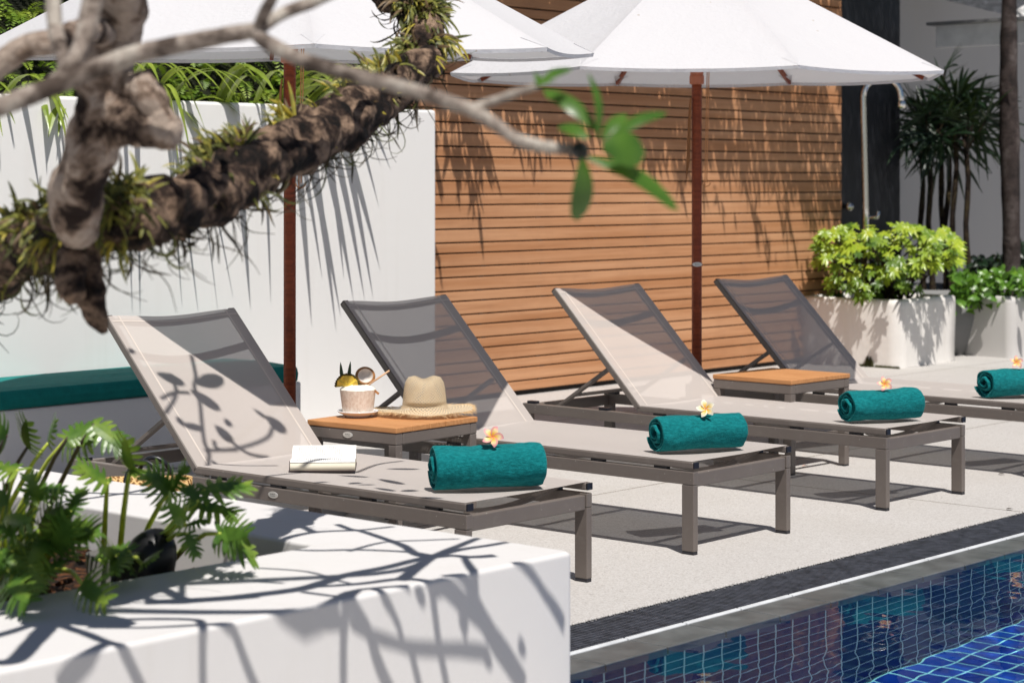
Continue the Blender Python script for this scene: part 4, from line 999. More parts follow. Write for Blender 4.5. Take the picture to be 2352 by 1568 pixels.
def coconut():
    c = onz(822, 957, TZ); c.z = TZ+.001
    s = thing('saucer', 'white porcelain saucer under the coconut drink', 'saucer', c)
    mb = MB(); mb.lathe([(.001, .004), (.045, .004), (.046, 0), (.05, 0), (.052, .006), (.078, .018), (.084, .024), (.082, .026), (.07, .020), (.05, .011), (.001, .010)], 48); mb.build('dish', M['porcelain'], s, smooth=True)
    t = thing('coconut_drink', 'trimmed young coconut drink with pineapple slice, shell lid and straw', 'drink', c+Vector((0,0,.0115)))
    mb = MB(); mb.lathe([(.001, 0), (.058, 0), (.0605, .008)], 40); mb.build('husk_base', M['coco_green'], t, smooth=True)
    mb = MB(); mb.lathe([(.0605, .008), (.0625, .014), (.066, .04), (.0695, .07), (.0725, .098)], 48, fn=lambda p, a: p*(1+.015*noise.noise(Vector((math.cos(a)*3, math.sin(a)*3, p.z*30)))) if p.z > .012 else p+Vector((0,0,.004*math.sin(a*7)))); sh_ = mb.build('shell', M['coco'], t, smooth=True)
    mb = MB(); mb.lathe([(.0725, .098), (.070, .103), (.055, .113), (.034, .118), (.030, .116), (.028, .10), (.001, .098)], 48, fn=lambda p, a: p+Vector((0,0,.0025*noise.noise(Vector((math.cos(a)*3, math.sin(a)*3, 0)))))); mb.build('flesh_rim', M['cocorim'], t, smooth=True)
    # pineapple half-slice standing at the left rim
    pc = Vector((-.040, -.022, .113)); mb = MB(); n = 18; rr = .045; rings = []
    for side in (-1, 1):
        rings.append(mb.add([pc+Vector((0, side*.005, 0))]+[pc+Vector((math.cos(a)*rr*(1+.05*math.sin(a*13)), side*.005+.004*math.sin(a*9), math.sin(a)*rr*(1+.05*math.sin(a*13)))) for a in [R(-28)+R(212)*q/n for q in range(n+1)]]))
    for q in range(1, n+1):
        mb.face((rings[0], rings[0]+q, rings[0]+q+1)); mb.face((rings[1], rings[1]+q+1, rings[1]+q))
    ps = mb.build('pineapple_slice', M['pine'], t)
    mb = MB()
    for q in range(n):
        a = R(-28)+R(212)*(q+.5)/n; mb.lathe([(.001, -.006), (.006, -.002), (.0065, .003), (.001, .006)], 6, pc+Vector((math.cos(a)*rr*1.04, 0, math.sin(a)*rr*1.04)))
    mb.build('rind', M['pine_rind'], ps)
    mb = MB()
    for (dx, dz, L) in ((-.010, .8, .058), (.014, 1, .062)):
        p = pc+Vector((-.012+dx*1.2, .004, rr*.85)); mb.blade(leaf_pts(p, Vector((dx*8, 0, 1)), L, 0, 5), [.006, .0075, .006, .004, .0005], Vector((1,0,0)), .4)
    mb.build('pineapple_leaf', M['pine_leaf'], t)
    # shell lid leaning behind
    mb = MB(); Ml = Matrix.Translation((.028, .012, .150)) @ Matrix.Rotation(R(14), 4, 'Z') @ Matrix.Rotation(R(72), 4, 'X')
    r1 = mb.lathe([(.001, -.016), (.022, -.014), (.038, -.006), (.046, .005), (.044, .010), (.034, .011)], 28)
    mb.v = [tuple(Ml @ Vector((v[0]*.90, v[1]*.84, v[2]*.9))) for v in mb.v]; ld = mb.build('lid', M['coco_brown'], t, smooth=True)
    mb = MB(); mb.lathe([(.034, .0112), (.031, .0075), (.022, -.001), (.001, -.004)], 28); mb.v = [tuple(Ml @ Vector((v[0]*.90, v[1]*.84, v[2]*.9))) for v in mb.v]; mb.build('lid_flesh', M['coco_in'], ld, smooth=True)
    mb = MB(); mb.tube([(.018, -.005, .100), (.128, -.012, .175)], .0038, 10); mb.build('straw', M['straw_stick'], t, smooth=True)
    mb = MB(); mb.bar((.068, -.02, .096), (.086, -.024, .082), .006, .008); mb.build('clip', M['coco_brown'], t)
coconut()

# ------------------------------------------------------------------ book on the nearest lounger
def book():
    p = onz(741, 1081, SZ+.003); t = thing('open_book', 'open paperback book lying face up on the nearest lounger', 'book', p, R(3))
    w = .235
    mb = MB(); mb.sheet(lambda u, v: Vector((-w/2+w*u, .0+.115*v, .028+.010*math.sin(math.pi*(1-v)*.9)+(-.010 if v > .9 else 0)*(v-.9)*10)), 24, 14)
    mb.build('page', M['page'], t, smooth=True)
    mb = MB(); mb.sheet(lambda u, v: Vector((-w/2+w*u, .115+.085*v+.015*v*v, .030-.004*(1-v)+.036*v**1.15+.010*math.sin(math.pi*v))), 24, 14)
    mb.build('page', M['page'], t, smooth=True)
    mb = MB(); mb.sheet(lambda u, v: Vector((-w/2+w*u, .0-.006*math.sin(math.pi*v), .001+.0275*v+0*u)), 12, 6)
    for sg in (-1, 1):
        k = mb.add([Vector((sg*w/2, 0, .001)), Vector((sg*w/2, .115, .001)), Vector((sg*w/2, .115, .020)), Vector((sg*w/2, .06, .036)), Vector((sg*w/2, 0, .0275))]); mb.face((k, k+1, k+2, k+3, k+4))
        k = mb.add([Vector((sg*w/2, .115, .001)), Vector((sg*w/2, .225, .001)), Vector((sg*w/2, .213, .062)), Vector((sg*w/2, .16, .050)), Vector((sg*w/2, .115, .020))]); mb.face((k, k+1, k+2, k+3, k+4))
    mb.build('page_edges', M['page_edge'], t)
    mb = MB(); mb.box(-w/2-.004, w/2+.002, -.003, .226, -.002, .0009); mb.bar((-w/2-.003, .004, .0), (-w/2-.003, .03, .03), .003, .01); mb.build('cover', M['cover'], t)
book()

# ------------------------------------------------------------------ basket bag
def bag():
    c = at(342, 1106, 7.02); c.z = 0
    t = thing('basket_bag', 'woven straw basket bag with black leather handles behind the planter', 'bag', c, R(-8)); hh = .40; mb = MB()
    rings = []
    for i in range(13):
        z = hh*i/12; u = i/12; a, b = .125+.022*u, .06+.012*math.sin(math.pi*u)
        rings.append(mb.add([Vector((a*math.copysign(abs(math.cos(q))**.55, math.cos(q)), b*math.copysign(abs(math.sin(q))**.55, math.sin(q)), z+.004*math.sin(q*2)*u)) for q in [2*math.pi*j/48 for j in range(48)]]))
    for i in range(12):
        for j in range(48): k = (j+1) % 48; mb.face((rings[i]+j, rings[i]+k, rings[i+1]+k, rings[i+1]+j))
    mb.face([rings[0]+j for j in reversed(range(48))])
    o = mb.build('basket', M['basket'], t, smooth=True)
    sm = o.modifiers.new('solid', 'SOLIDIFY'); sm.thickness = .005
    for yy in (-.078, .07):
        pts = [Vector((-.052, yy, .31)), Vector((-.052, yy*1.0, .37))]+[Vector((-.055*math.cos(math.pi*q/10), yy*(1-.3*math.sin(math.pi*q/10)), .40+.062*math.sin(math.pi*q/10))) for q in range(11)]+[Vector((.052, yy, .37)), Vector((.052, yy, .31))]
        mb = MB(); mb.tube(pts, [.004]+[.0085]*(len(pts)-2)+[.004], 10); hd = mb.build('handle', M['leather'], t, smooth=True)
        for xx in (-.052, .052):
            mb = MB(); mb.box(xx-.011, xx+.011, yy-.004, yy+.004, .24, .375); mb.build('strap', M['leather'], hd, bevel=.002)
            mb = MB(); mb.lathe([(.001, .003), (.005, .002), (.006, 0)], 12, (0,0,0)); mb.v = [(v[0]+xx, yy-.0042-v[2], v[1]+.335) for v in mb.v]; mb.build('rivet', M['chrome'], hd, smooth=True)
    mb = MB(); mb.sheet(lambda u, v: Vector((-.022+.044*u*(1-.25*v), -.08-.004*math.sin(v*3), .37-.16*v)), 4, 8); mb.build('closure_tab', M['leather'], t)
bag()

# ================================================================== FOREGROUND PLANTER
PZ = .45; FT, BS = -3.43, 4.10
fp = thing('planter_bench', 'large smooth white planter bench across the foreground, streaked with branch shadows', 'planter', (0,0,0), RZ)
HX0, HX1, HY0, HY1 = -6.6, -3.99, 2.2, 3.72          # opening (x = A axis, y = B axis)
X0, X1, Y0, Y1 = -7.2, FT, 1.2, BS
mb = MB()
def rrect(x0, x1, y0, y1, r, z, n=6):
    P = []
    for (cx, cy, a0) in ((x1-r, y0+r, -90), (x1-r, y1-r, 0), (x0+r, y1-r, 90), (x0+r, y0+r, 180)):
        for q in range(n+1): a = R(a0+90*q/n); P.append((cx+r*math.cos(a), cy+r*math.sin(a), z))
    return P
nn = 28; br = .012
rs = [mb.add(rrect(X0, X1, Y0, Y1, .018, 0))]
rs.append(mb.add(rrect(X0, X1, Y0, Y1, .018, PZ-br)))
for q in range(1, 6):
    a = R(90*q/5); e = br*(1-math.cos(a)); rs.append(mb.add(rrect(X0+e, X1-e, Y0+e, Y1-e, .018, PZ-br+br*math.sin(a))))
b2 = .010
for q in range(0, 6):
    a = R(90*q/5); e = b2*(1-math.sin(a)); rs.append(mb.add(rrect(HX0-e, HX1+e, HY0-e, HY1+e, .05+e, PZ-b2+b2*math.cos(a))))
rs.append(mb.add(rrect(HX0, HX1, HY0, HY1, .05, PZ-.35)))
for a, b in zip(rs, rs[1:]):
    for j in range(nn): k = (j+1) % nn; mb.face((a+j, a+k, b+k, b+j))
mb.build('body', M['planter'], fp)
SOIL = PZ-.14
mb = MB(); mb.sheet(lambda u, v: Vector((HX0-.01+(HX1-HX0+.02)*u, HY0-.01+(HY1-HY0+.02)*v, SOIL+.03*noise.noise(Vector((u*9, v*6, 0))))), 50, 30)
for i in range(420):
    x, y = ru(HX0+.05, HX1-.03), ru(HY0+.05, HY1-.03); a = ru(0, 6.28); Mq = Matrix.Translation((x, y, SOIL+.02)) @ Matrix.Rotation(a, 4, 'Z') @ Matrix.Rotation(ru(-.5, .5), 4, 'X')
    mb.box(-ru(.012, .03), ru(.012, .03), -.009, .009, 0, .008, 0, Mq)
mb.build('soil', M['soil'], fp)
# garden spotlight in the bed
gs = thing('garden_spotlight', 'black domed garden spotlight among the leaves in the foreground planter', 'lamp', onz(330, 1312, SOIL+.02)); gp = gs.location.copy(); gp.z = SOIL; gs.location = gp
gs.location = Vector((-.945, 5.20, SOIL-.005))
mb = MB(); prof = [(.001, .285), (.020, .282), (.038, .272), (.055, .254), (.068, .226), (.076, .19), (.078, .14), (.075, .08), (.068, .03), (.060, 0), (.001, 0)]
mb.lathe(prof, 32, fn=lambda p, a: Vector((p.x*.92+p.z*.18, p.y*.92, p.z*.80))); mb.build('dome', M['lamp'], gs, smooth=True)
mb = MB(); mb.lathe([(.03, .0), (.062, .17), (.060, .172), (.028, .01)], 24, (-.085, .03, -.01), fn=lambda p, a: Vector((p.x+p.z*.1, p.y, p.z))); mb.build('shade', M['lamp_body'], gs, smooth=True)

# philodendron leaves: (base x,y)->(tip x,y), distance, stem foot x,y
def lobed_leaf(mb, p, d, up, L, nl=5, seed=0):
    rg = random.Random(seed); d = d.normalized(); side = d.cross(up).normalized(); n = side.cross(d)
    mid = [p+d*L*q/9-n*L*.16*(q/9)**2 for q in range(10)]
    mb.blade(mid, [L*.05, L*.13, L*.16, L*.16, L*.15, L*.14, L*.12, L*.09, L*.05, .001], side, .05)
    for i in range(nl):
        u = (i+.3)/nl; b = p+d*L*u*.90-n*L*.16*u*u
        for sg in (-1, 1):
            ang = R(118-82*u+rg.uniform(-7, 7)); dr = d*math.cos(ang)+side*sg*math.sin(ang)
            ln = L*(.40+.16*math.sin(math.pi*(u*.8+.15)))*(1-.38*u)*rg.uniform(.85, 1.12)
            mb.blade([b, b+dr*ln*.3-n*ln*.03, b+dr*ln*.6+d*ln*.07-n*ln*.09, b+dr*ln*.85+d*ln*.16-n*ln*.17, b+dr*ln+d*ln*.24-n*ln*.24],
                     [L*.066, L*.070, L*.064, L*.042, L*.004], dr.cross(n), .12)
phil = [  # plant, base, tip, Y, foot
 (0, 62, 1028, 45, 968, 5.35, 50, 1260), (0, 110, 1018, 118, 952, 5.3, 60, 1260), (0, 155, 1005, 225, 962, 5.25, 105, 1270), (0, 150, 1010, 205, 1010, 5.4, 90, 1250),
 (0, 215, 975, 300, 1030, 5.2, 150, 1260), (0, 40, 1080, -30, 1055, 5.1, 60, 1280), (0, 15, 1000, -40, 965, 5.2, 20, 1260),
 (1, 247, 1110, 175, 1050, 5.1, 282, 1300), (1, 297, 1085, 345, 1070, 5.05, 306, 1308), (1, 300, 1080, 272, 1010, 5.1, 306, 1308), (1, 392, 1130, 420, 1060, 5.1, 330, 1308), (1, 470, 1125, 590, 1095, 5.05, 370, 1300), (1, 395, 1128, 345, 1085, 5.1, 330, 1308),
 (1, 452, 1160, 555, 1170, 5.1, 360, 1300), (1, 455, 1150, 425, 1105, 5.0, 360, 1300), (1, 425, 1200, 395, 1155, 4.95, 350, 1305), (1, 430, 1225, 455, 1280, 4.95, 350, 1305), (1, 505, 1225, 610, 1275, 4.95, 400, 1300), (1, 500, 1225, 560, 1222, 5.0, 400, 1300), (1, 430, 1205, 480, 1185, 5.0, 350, 1305),
 (2, 60, 1130, 160, 1108, 4.9, 60, 1330), (2, 20, 1150, -50, 1120, 4.85, 30, 1340), (2, 90, 1150, 60, 1085, 4.9, 70, 1330), (2, 140, 1215, 245, 1205, 4.8, 100, 1330), (2, 95, 1225, 130, 1160, 4.8, 80, 1330), (2, 40, 1235, -20, 1190, 4.7, 50, 1350), (2, 30, 1240, 100, 1265, 4.7, 50, 1350), (2, 110, 1240, 60, 1290, 4.75, 80, 1340),
 (2, 70, 1300, 100, 1360, 4.65, 60, 1350), (2, 20, 1310, -30, 1365, 4.6, 30, 1360), (2, 25, 1330, 60, 1380, 4.58, 30, 1360), (2, 75, 1190, 20, 1215, 4.75, 70, 1340), (2, 145, 1230, 195, 1275, 4.8, 100, 1330), (2, 5, 1200, 60, 1185, 4.75, 20, 1340), (2, 0, 1270, 50, 1300, 4.65, 20, 1350),
 (1, 290, 1285, 315, 1315, 4.85, 285, 1318), (1, 275, 1275, 250, 1310, 4.85, 285, 1318)]
for q_ in range(12):
    bx = ru(-10, 190); by = ru(1150, 1345); an = ru(-2.6, .9); ln = ru(62, 105); Yq = 4.98-(by-1150)/195*.36
    phil.append((2, bx, by, bx+ln*math.cos(an), by+ln*.75*math.sin(an), Yq, 40+bx*.3, 1350))
for q_ in range(5):
    bx = ru(225, 330); by = ru(1255, 1300); an = ru(-2.8, -.3); ln = ru(40, 62)
    phil.append((1, bx, by, bx+ln*math.cos(an), by+ln*.7*math.sin(an), 4.86, 290, 1318))
plab = ['tall split-leaf philodendron at the back left of the foreground planter', 'split-leaf philodendron around the black spotlight with long lime stems', 'dense split-leaf philodendron filling the lower left corner of the picture']
pfoot = [(70, 1262), (335, 1305), (55, 1340)]
for k in range(3):
    f0 = onz(*pfoot[k], SOIL); t = thing('philodendron', plab[k], 'plant', f0, 0, 'split-leaf philodendrons in the foreground planter'); ml, ms = MB(), MB()
    for q, (pk, bx, by, tx, ty, Y, fx, fy) in enumerate(phil):
        if pk != k: continue
        p = at(bx, by, Y)-f0; e = at(tx, ty, Y-.03+.08*((q*7) % 3-1))-f0; d = e-p; L = max(d.length, .06)*1.0
        up = Vector((ru(-.3, .3), -.55, .85)) if (q % 3) else Vector((ru(-.4, .4), -.9, .35))
        lobed_leaf(ml, p, d, up, L*.92, 6 if q % 2 else 7, q)
        ft = onz(fx, min(fy, 1345), SOIL); ft.y = min(max(ft.y, 4.9), 5.6); ft = ft-f0; ft.z = 0
        mid = ft.lerp(p, .5)+Vector((0, 0, .04)); mi = 1 if q % 2 == 0 and k == 0 else 0
        ms.tube([ft, ft.lerp(mid, .5)+Vector((0,0,.01)), mid, mid.lerp(p, .6)+Vector((0,0,.012)), p], [.0085, .008, .007, .0055, .004], 8, mi)
    ml.build('foliage', M['philo'], t); ms.build('stems', [M['stem'], M['stem_dark']], t, smooth=True)

# ================================================================== FRANGIPANI TREE (limbs in front of the view and the canopy overhead)
tree = thing('frangipani_tree', 'gnarled frangipani tree with fern-covered limb reaching across the upper left', 'tree', Vector((-1.62, 5.42, SOIL-.02)))
T0 = tree.location.copy()
def vp(*q): return [at(x, y, Y)-T0 for (x, y, Y) in q]
def spline(P, n):
    P = [Vector(p) for p in P]; out = []; m = len(P)
    for i in range(m-1):
        p0, p1, p2, p3 = P[max(i-1, 0)], P[i], P[i+1], P[min(i+2, m-1)]
        for q in range(n):
            t = q/n; out.append(.5*((2*p1)+(p2-p0)*t+(2*p0-5*p1+4*p2-p3)*t*t+(3*p1-p0-3*p2+p3)*t*t*t))
    out.append(P[-1]); return out
def radspl(r, n):
    out = []
    for i in range(len(r)-1):
        for q in range(n): out.append(r[i]+(r[i+1]-r[i])*q/n)
    return out+[r[-1]]
LB = [(-230, 800, 5.2), (-90, 675, 4.85), (55, 572, 4.5), (180, 530, 4.28), (330, 492, 4.28), (470, 445, 4.5), (600, 372, 4.8), (740, 305, 5.15), (850, 240, 5.45), (945, 170, 5.65), (985, 100, 5.78), (955, 40, 5.85), (890, -15, 5.9), (790, -70, 5.95)]
LR = [.075, .068, .062, .060, .060, .062, .066, .070, .066, .056, .050, .048, .042, .034]
limb = spline(vp(*LB), 12); limr = radspl(LR, 12)
mb = MB(); mb.tube([Vector((0, 0, 0)), Vector((-.03, 0, .22))]+limb, [.12, .095]+limr, 30, bump=.42, bs=15)
for i_ in range(16, len(limb)-14, 5):       # knots and old leaf scars
    p_ = limb[i_]; a_ = ru(-1.2, 1.6); dr_ = (Vector((0, -1, 0))*math.cos(a_)+Vector((-.4, 0, .9))*math.sin(a_)).normalized(); r_k = ru(.016, .032)
    mb.tube([p_+dr_*limr[i_]*.4, p_+dr_*limr[i_]*.9, p_+dr_*(limr[i_]+r_k*.55)], [r_k*1.3, r_k, r_k*.35], 10, bump=.45, bs=45)
st = spline(vp((190, 560, 4.22), (195, 620, 4.2), (205, 680, 4.19), (228, 735, 4.18), (243, 765, 4.18)), 5); mb.tube(st, radspl([.042, .036, .034, .022, .006], 5), 14, bump=.28, bs=24)
st = spline(vp((170, 590, 4.17), (160, 645, 4.13), (172, 680, 4.1)), 4); mb.tube(st, radspl([.034, .030, .022], 4), 12, bump=.15, bs=24)
mb.build('mossy_limb', M['bark_dark'], tree, smooth=True)
up = spline(vp((184, 548, 4.16), (172, 505, 4.06), (182, 425, 4.0), (214, 330, 3.98), (240, 240, 3.97), (238, 150, 3.97), (262, 70, 3.98), (285, -30, 3.9), (300, -160, 3.98)), 8)
mb = MB(); mb.tube(up, radspl([.026, .050, .053, .050, .055, .054, .050, .046, .04], 8), 24, bump=.22, bs=16)
kn = spline(vp((240, 270, 3.97), (320, 275, 3.95), (375, 300, 3.93), (410, 312, 3.92)), 5); mb.tube(kn, radspl([.05, .050, .042, .018], 5), 20, bump=.42, bs=24)
kn = spline(vp((300, 215, 3.95), (330, 195, 3.93), (345, 230, 3.92), (360, 270, 3.92)), 4); mb.tube(kn, radspl([.025, .03, .034, .024], 4), 16, bump=.42, bs=28)
mb.build('upright_limb', M['bark_lichen'], tree, smooth=True)
mb = MB()                                  # thin pale branches
def thin(P, r0, r1, n=6): q = spline(vp(*P), n); mb.tube(q, [r0+(r1-r0)*i/(len(q)-1) for i in range(len(q))], 10, bump=.10, bs=30)
Yb = 3.15
thin([(-120, 285, 3.0), (0, 245, 3.05), (130, 195, 3.1), (290, 132, 3.12), (440, 97, 3.12), (540, 78, 3.12), (592, 70, 3.12)], .0165, .013)
thin([(588, 72, 3.12), (650, 32, 3.14), (735, -2, 3.17), (860, -60, 3.2)], .011, .009)
thin([(592, 76, 3.12), (605, 35, 3.1), (628, -10, 3.08), (650, -80, 3.05)], .010, .008)
thin([(590, 74, 3.12), (612, 98, 3.1), (690, 136, 3.06), (800, 170, 3.02), (900, 194, 3.0), (1000, 224, 2.97), (1080, 252, 2.95), (1140, 288, 2.93), (1190, 322, 2.91), (1250, 337, 2.9), (1325, 346, 2.88)], .0125, .0085, 8)
thin([(1085, 250, 2.95), (1130, 234, 2.95), (1185, 214, 2.94), (1238, 196, 2.93)], .0075, .0055)
thin([(222, -40, 3.2), (205, 40, 3.18), (188, 105, 3.15), (155, 165, 3.12), (110, 200, 3.1)], .016, .014)
thin([(118, -60, 3.3), (122, 10, 3.3), (130, 80, 3.28), (145, 130, 3.22), (150, 175, 3.14)], .013, .012)
mb.build('pale_branch', M['bark_grey'], tree, smooth=True); mb = MB()
thin([(-60, 215, 3.5), (0, 150, 3.5), (60, 108, 3.5), (125, 96, 3.52), (165, 80, 3.65), (205, 72, 3.8), (245, 80, 3.95)], .019, .026)
mb.build('dark_branch', M['bark_lichen'], tree, smooth=True)
mb = MB(); mb.tube(spline(vp((1318, 345, 2.885), (1335, 347, 2.88), (1352, 345, 2.88)), 4), radspl([.010, .017, .008], 4), 10, bump=.2, bs=60); mb.build('leaf_bud', M['shoot'], tree, smooth=True)
def pleaf(mb, p, q, w, nrm, bend=.12):
    d = q-p; L = d.length; side = d.cross(nrm).normalized(); n = side.cross(d).normalized(); pts = []; ws = []
    for i in range(10):
        u = i/9; pts.append(p+d*u+n*L*bend*math.sin(math.pi*u)); ws.append(w*(.10+.95*math.sin(math.pi*min(1, u*.86+.03))**.85)*(1 if u < .97 else .1))
    mb.blade(pts, ws, side, .18)
lf = [((1338, 365), (1325, 508), 2.86, .0165, (.45, -1, .1)), ((1352, 362), (1560, 484), 2.84, .0150, (.2, -.8, .7)), ((1385, 335), (1482, 352), 2.80, .024, (.1, -1, .25)), ((1398, 322), (1532, 258), 2.9, .011, (-.2, -.8, .8)),
      ((1372, 300), (1248, 206), 2.95, .014, (.2, -.8, .7)), ((1372, 318), (1352, 168), 2.92, .008, (.8, -.8, 0)), ((1350, 318), (1285, 288), 2.85, .012, (0, -.8, .8)), ((1385, 318), (1438, 262), 2.84, .010, (-.4, -1, .3)),
      ((1238, 195), (1312, 158), 2.92, .009, (0, -.6, .8)), ((1236, 197), (1232, 168), 2.92, .008, (.4, -1, .1)), ((1240, 196), (1280, 192), 2.9, .006, (0, -.5, 1))]
mb = MB()
for (p, q, Y, w, nr) in lf: pleaf(mb, at(*p, Y)-T0, at(*q, Y+.04)-T0, w, Vector(nr))
mb.build('leaf_cluster', M['frangi'], tree, smooth=True)

# ferns and small orchids growing over the limb
mb, md = MB(), MB()
rg = random.Random(21)
npt = len(limb)
dens = []
for i in range(12, npt-14):
    u = i/npt; w = 1.0
    if .47 < u < .56: w = .30
    if u < .2: w = .8
    dens.append((i, w))
for k in range(1150):                       # little rosettes
    i, w = rg.choice(dens)
    if rg.random() > w: continue
    p = limb[i]; r = limr[i]; d = (limb[min(i+1, npt-1)]-limb[i-1]).normalized(); s1 = d.cross(Vector((0, 1, 0))).normalized()
    if s1.z < 0: s1 = -s1
    a = rg.gauss(.7, .8); out = (s1*math.cos(a)+Vector((0, -1, 0))*math.sin(a)).normalized()
    base = p+out*r*.92+d*rg.uniform(-.01, .01); big = rg.choice((.55, .7, .85, 1, 1.25)); nl = rg.randint(3, 7); tone = rg.choice((0, 0, 0, 1, 1, 3)) if noise.noise(limb[i]*9) > -.26 else 9
    if tone == 9: continue
    for j in range(nl):
        dr = (out*.8+d*rg.uniform(-1, 1)+s1*rg.uniform(-.5, .7)+Vector((rg.uniform(-.4,.4), rg.uniform(-.5,.3), rg.uniform(-.2,.4)))).normalized()
        L = rg.uniform(.030, .090)*big; curl = rg.uniform(.1, 1.5); ax = Vector((rg.uniform(-1,1), rg.uniform(-1,1), rg.uniform(-1,1)))*rg.uniform(0, .5); pts = [base]; dd = dr
        for q in range(6):
            dd = (dd+ax.cross(dd)*.35+Vector((0, 0, -curl*.28))).normalized(); pts.append(pts[-1]+dd*L/6)
        w2 = rg.uniform(.0020, .0048)*big**.5
        mb.blade(pts, [w2*.6, w2*.9, w2*1.1, w2*1.1, w2*.95, w2*.7, .0006], dd.cross(Vector((rg.uniform(-.5,.5), -1, .3))), .25, tone if rg.random() < .82 else 2)
for k in range(430):                       # dry roots and curled fronds hanging below
    i, w = rg.choice(dens)
    p = limb[i]-Vector((0, rg.uniform(-.03, .045), limr[i]*rg.uniform(.55, 1))); L = rg.uniform(.03, .13) if k % 4 else rg.uniform(.10, .19); pts = [p]
    th = -math.pi/2+rg.uniform(-.9, .9); kap = rg.uniform(-30, 30); yy = rg.uniform(-.3, .3); n_ = 11
    for q in range(n_-1):
        ds = L/(n_-1); th += kap*ds; kap += rg.uniform(-14, 14)
        pts.append(pts[-1]+Vector((math.cos(th), yy, math.sin(th)))*ds)
    sl = 1 if k % 5 == 0 else 4
    if k % 2: mb.blade(pts, [.001, .0014, .0017, .0019, .0022, .0027, .0030, .0030, .0025, .0016, .0004], Vector((math.sin(th), -.3, math.cos(th))), .3, sl)
    else: mb.tube(pts, [.0018, .0017, .0017, .0016, .0015, .0014, .0013, .0012, .0010, .0008, .0005], 5, sl)
mb.build('epiphyte_leaves', [M['epi'], M['epi_dark'], M['epi_dry'], M['epi_yellow'], M['dry']], tree)

# canopy overhead: twigs and leaves lifted towards the sun from where their shade falls
Pn = A.copy(); Pp = ST(0, FT, 0)
def lift(p, m=.09):
    return p+U*((H+.0880*p.y-p.z)/(U.z+.0394)+m)
def shade_pt(x, y):
    p = onz(x, y, PZ); 
    if p.dot(A) > FT+.0: p = onplane(x, y, Pp, Pn)
    return p
def R2(P): return [(588+.3336*x, 1045+.3336*y) for x, y in P]
def R1(P): return [(.3336*x, 1045+.3336*y) for x, y in P]
twigs = [
 (R2([(-120, 975), (0, 960), (300, 920), (450, 880), (640, 820), (900, 770), (1100, 720), (1250, 690), (1400, 650), (1600, 620), (1760, 592)]), .017, .008, 2.0),
 (R2([(1000, 860), (1100, 780), (1200, 710), (1330, 650), (1430, 610), (1530, 570)]), .013, .008, 1.98),
 (R2([(560, 475), (650, 510), (720, 520), (900, 580), (1020, 625), (1100, 680), (1200, 700), (1350, 690), (1480, 700), (1650, 690)]), .007, .012, 2.05),
 (R2([(0, 635), (150, 590), (260, 555), (400, 530), (560, 520), (720, 515), (950, 490)]), .011, .006, 2.1),
 (R2([(400, 530), (310, 480), (340, 440), (430, 415)]), .009, .006, 2.1),
 (R2([(-100, 620), (100, 640), (400, 655), (700, 650), (1050, 665), (1200, 690)]), .006, .008, 2.1),
 (R2([(640, 660), (870, 600), (1150, 585), (1400, 575)]), .006, .005, 2.15),
 (R2([(300, 910), (700, 885), (1000, 850), (1200, 870), (1290, 890), (1430, 1020), (1550, 1120), (1640, 1270), (1763, 1450), (1850, 1600)]), .008, .016, 1.95),
 (R2([(1100, 855), (1195, 870), (1215, 960), (1260, 1300), (1310, 1568), (1330, 1700)]), .008, .008, 1.95),
 (R2([(320, 940), (620, 975), (690, 930), (800, 915), (1060, 900)]), .007, .006, 2.0),
 (R2([(690, 930), (640, 990), (605, 1200), (600, 1568), (600, 1700)]), .009, .007, 1.95),
 (R2([(620, 975), (660, 1010), (720, 1120), (780, 1230), (830, 1400), (900, 1568), (960, 1700)]), .009, .012, 1.95),
 (R2([(650, 1150), (780, 1230), (950, 1290), (1100, 1330), (1400, 1340), (1600, 1360)]), .006, .008, 1.9),
 (R2([(800, 915), (870, 940), (930, 1060), (990, 1200), (1000, 1300)]), .008, .006, 2.0),
 (R2([(1280, 830), (1420, 820), (1470, 900), (1510, 1000), (1560, 1110)]), .007, .012, 1.95),
 (R2([(1430, 690), (1455, 740), (1500, 800), (1505, 880), (1500, 960)]), .006, .012, 1.98),
 (R2([(1060, 1330), (1080, 1400), (1120, 1568), (1150, 1700)]), .008, .008, 1.9),
 (R2([(1400, 1040), (1440, 1120), (1420, 1200)]), .006, .011, 1.9),
 (R2([(0, 775), (350, 800), (560, 860), (640, 880)]), .005, .005, 2.1),
 (R2([(1763, 740), (1900, 820), (1990, 960), (2060, 1060), (2120, 1170)]), .006, .010, 1.95),
 (R1([(0, 1085), (230, 1100), (330, 1130), (480, 1190), (600, 1230), (720, 1280), (810, 1300), (880, 1400), (960, 1568), (1020, 1700)]), .010, .009, 1.85),
 (R1([(760, 1285), (720, 1300), (600, 1380), (500, 1500), (420, 1620)]), .009, .012, 1.85),
 (R1([(330, 1130), (800, 1130), (1100, 1125), (1330, 1130), (1385, 1150), (1395, 1300), (1400, 1700)]), .008, .007, 1.9),
 (R1([(600, 1185), (1000, 1185), (1400, 1165), (1560, 1160), (1610, 1210), (1700, 1450), (1780, 1650)]), .005, .009, 1.95),
 (R1([(1030, 840), (1100, 900), (1180, 950), (1260, 990)]), .008, .012, 2.0),
 (R1([(880, 850), (1300, 850), (1763, 870), (1950, 880)]), .007, .005, 2.05),
 (R1([(670, 930), (900, 950), (1100, 1010), (1300, 1010)]), .006, .010, 1.95),
 (R1([(1000, 1010), (1300, 1000), (1600, 980), (1763, 965)]), .017, .017, 2.0),
 (R1([(1240, 780), (1255, 860), (1250, 980)]), .006, .006, 2.0),
 (R1([(250, 245), (700, 262), (1000, 268), (1300, 265)]), .007, .009, 2.2),
 (R1([(0, 300), (300, 330), (900, 255), (1100, 200)]), .007, .008, 2.2),
]
mb = MB(); ml = MB()
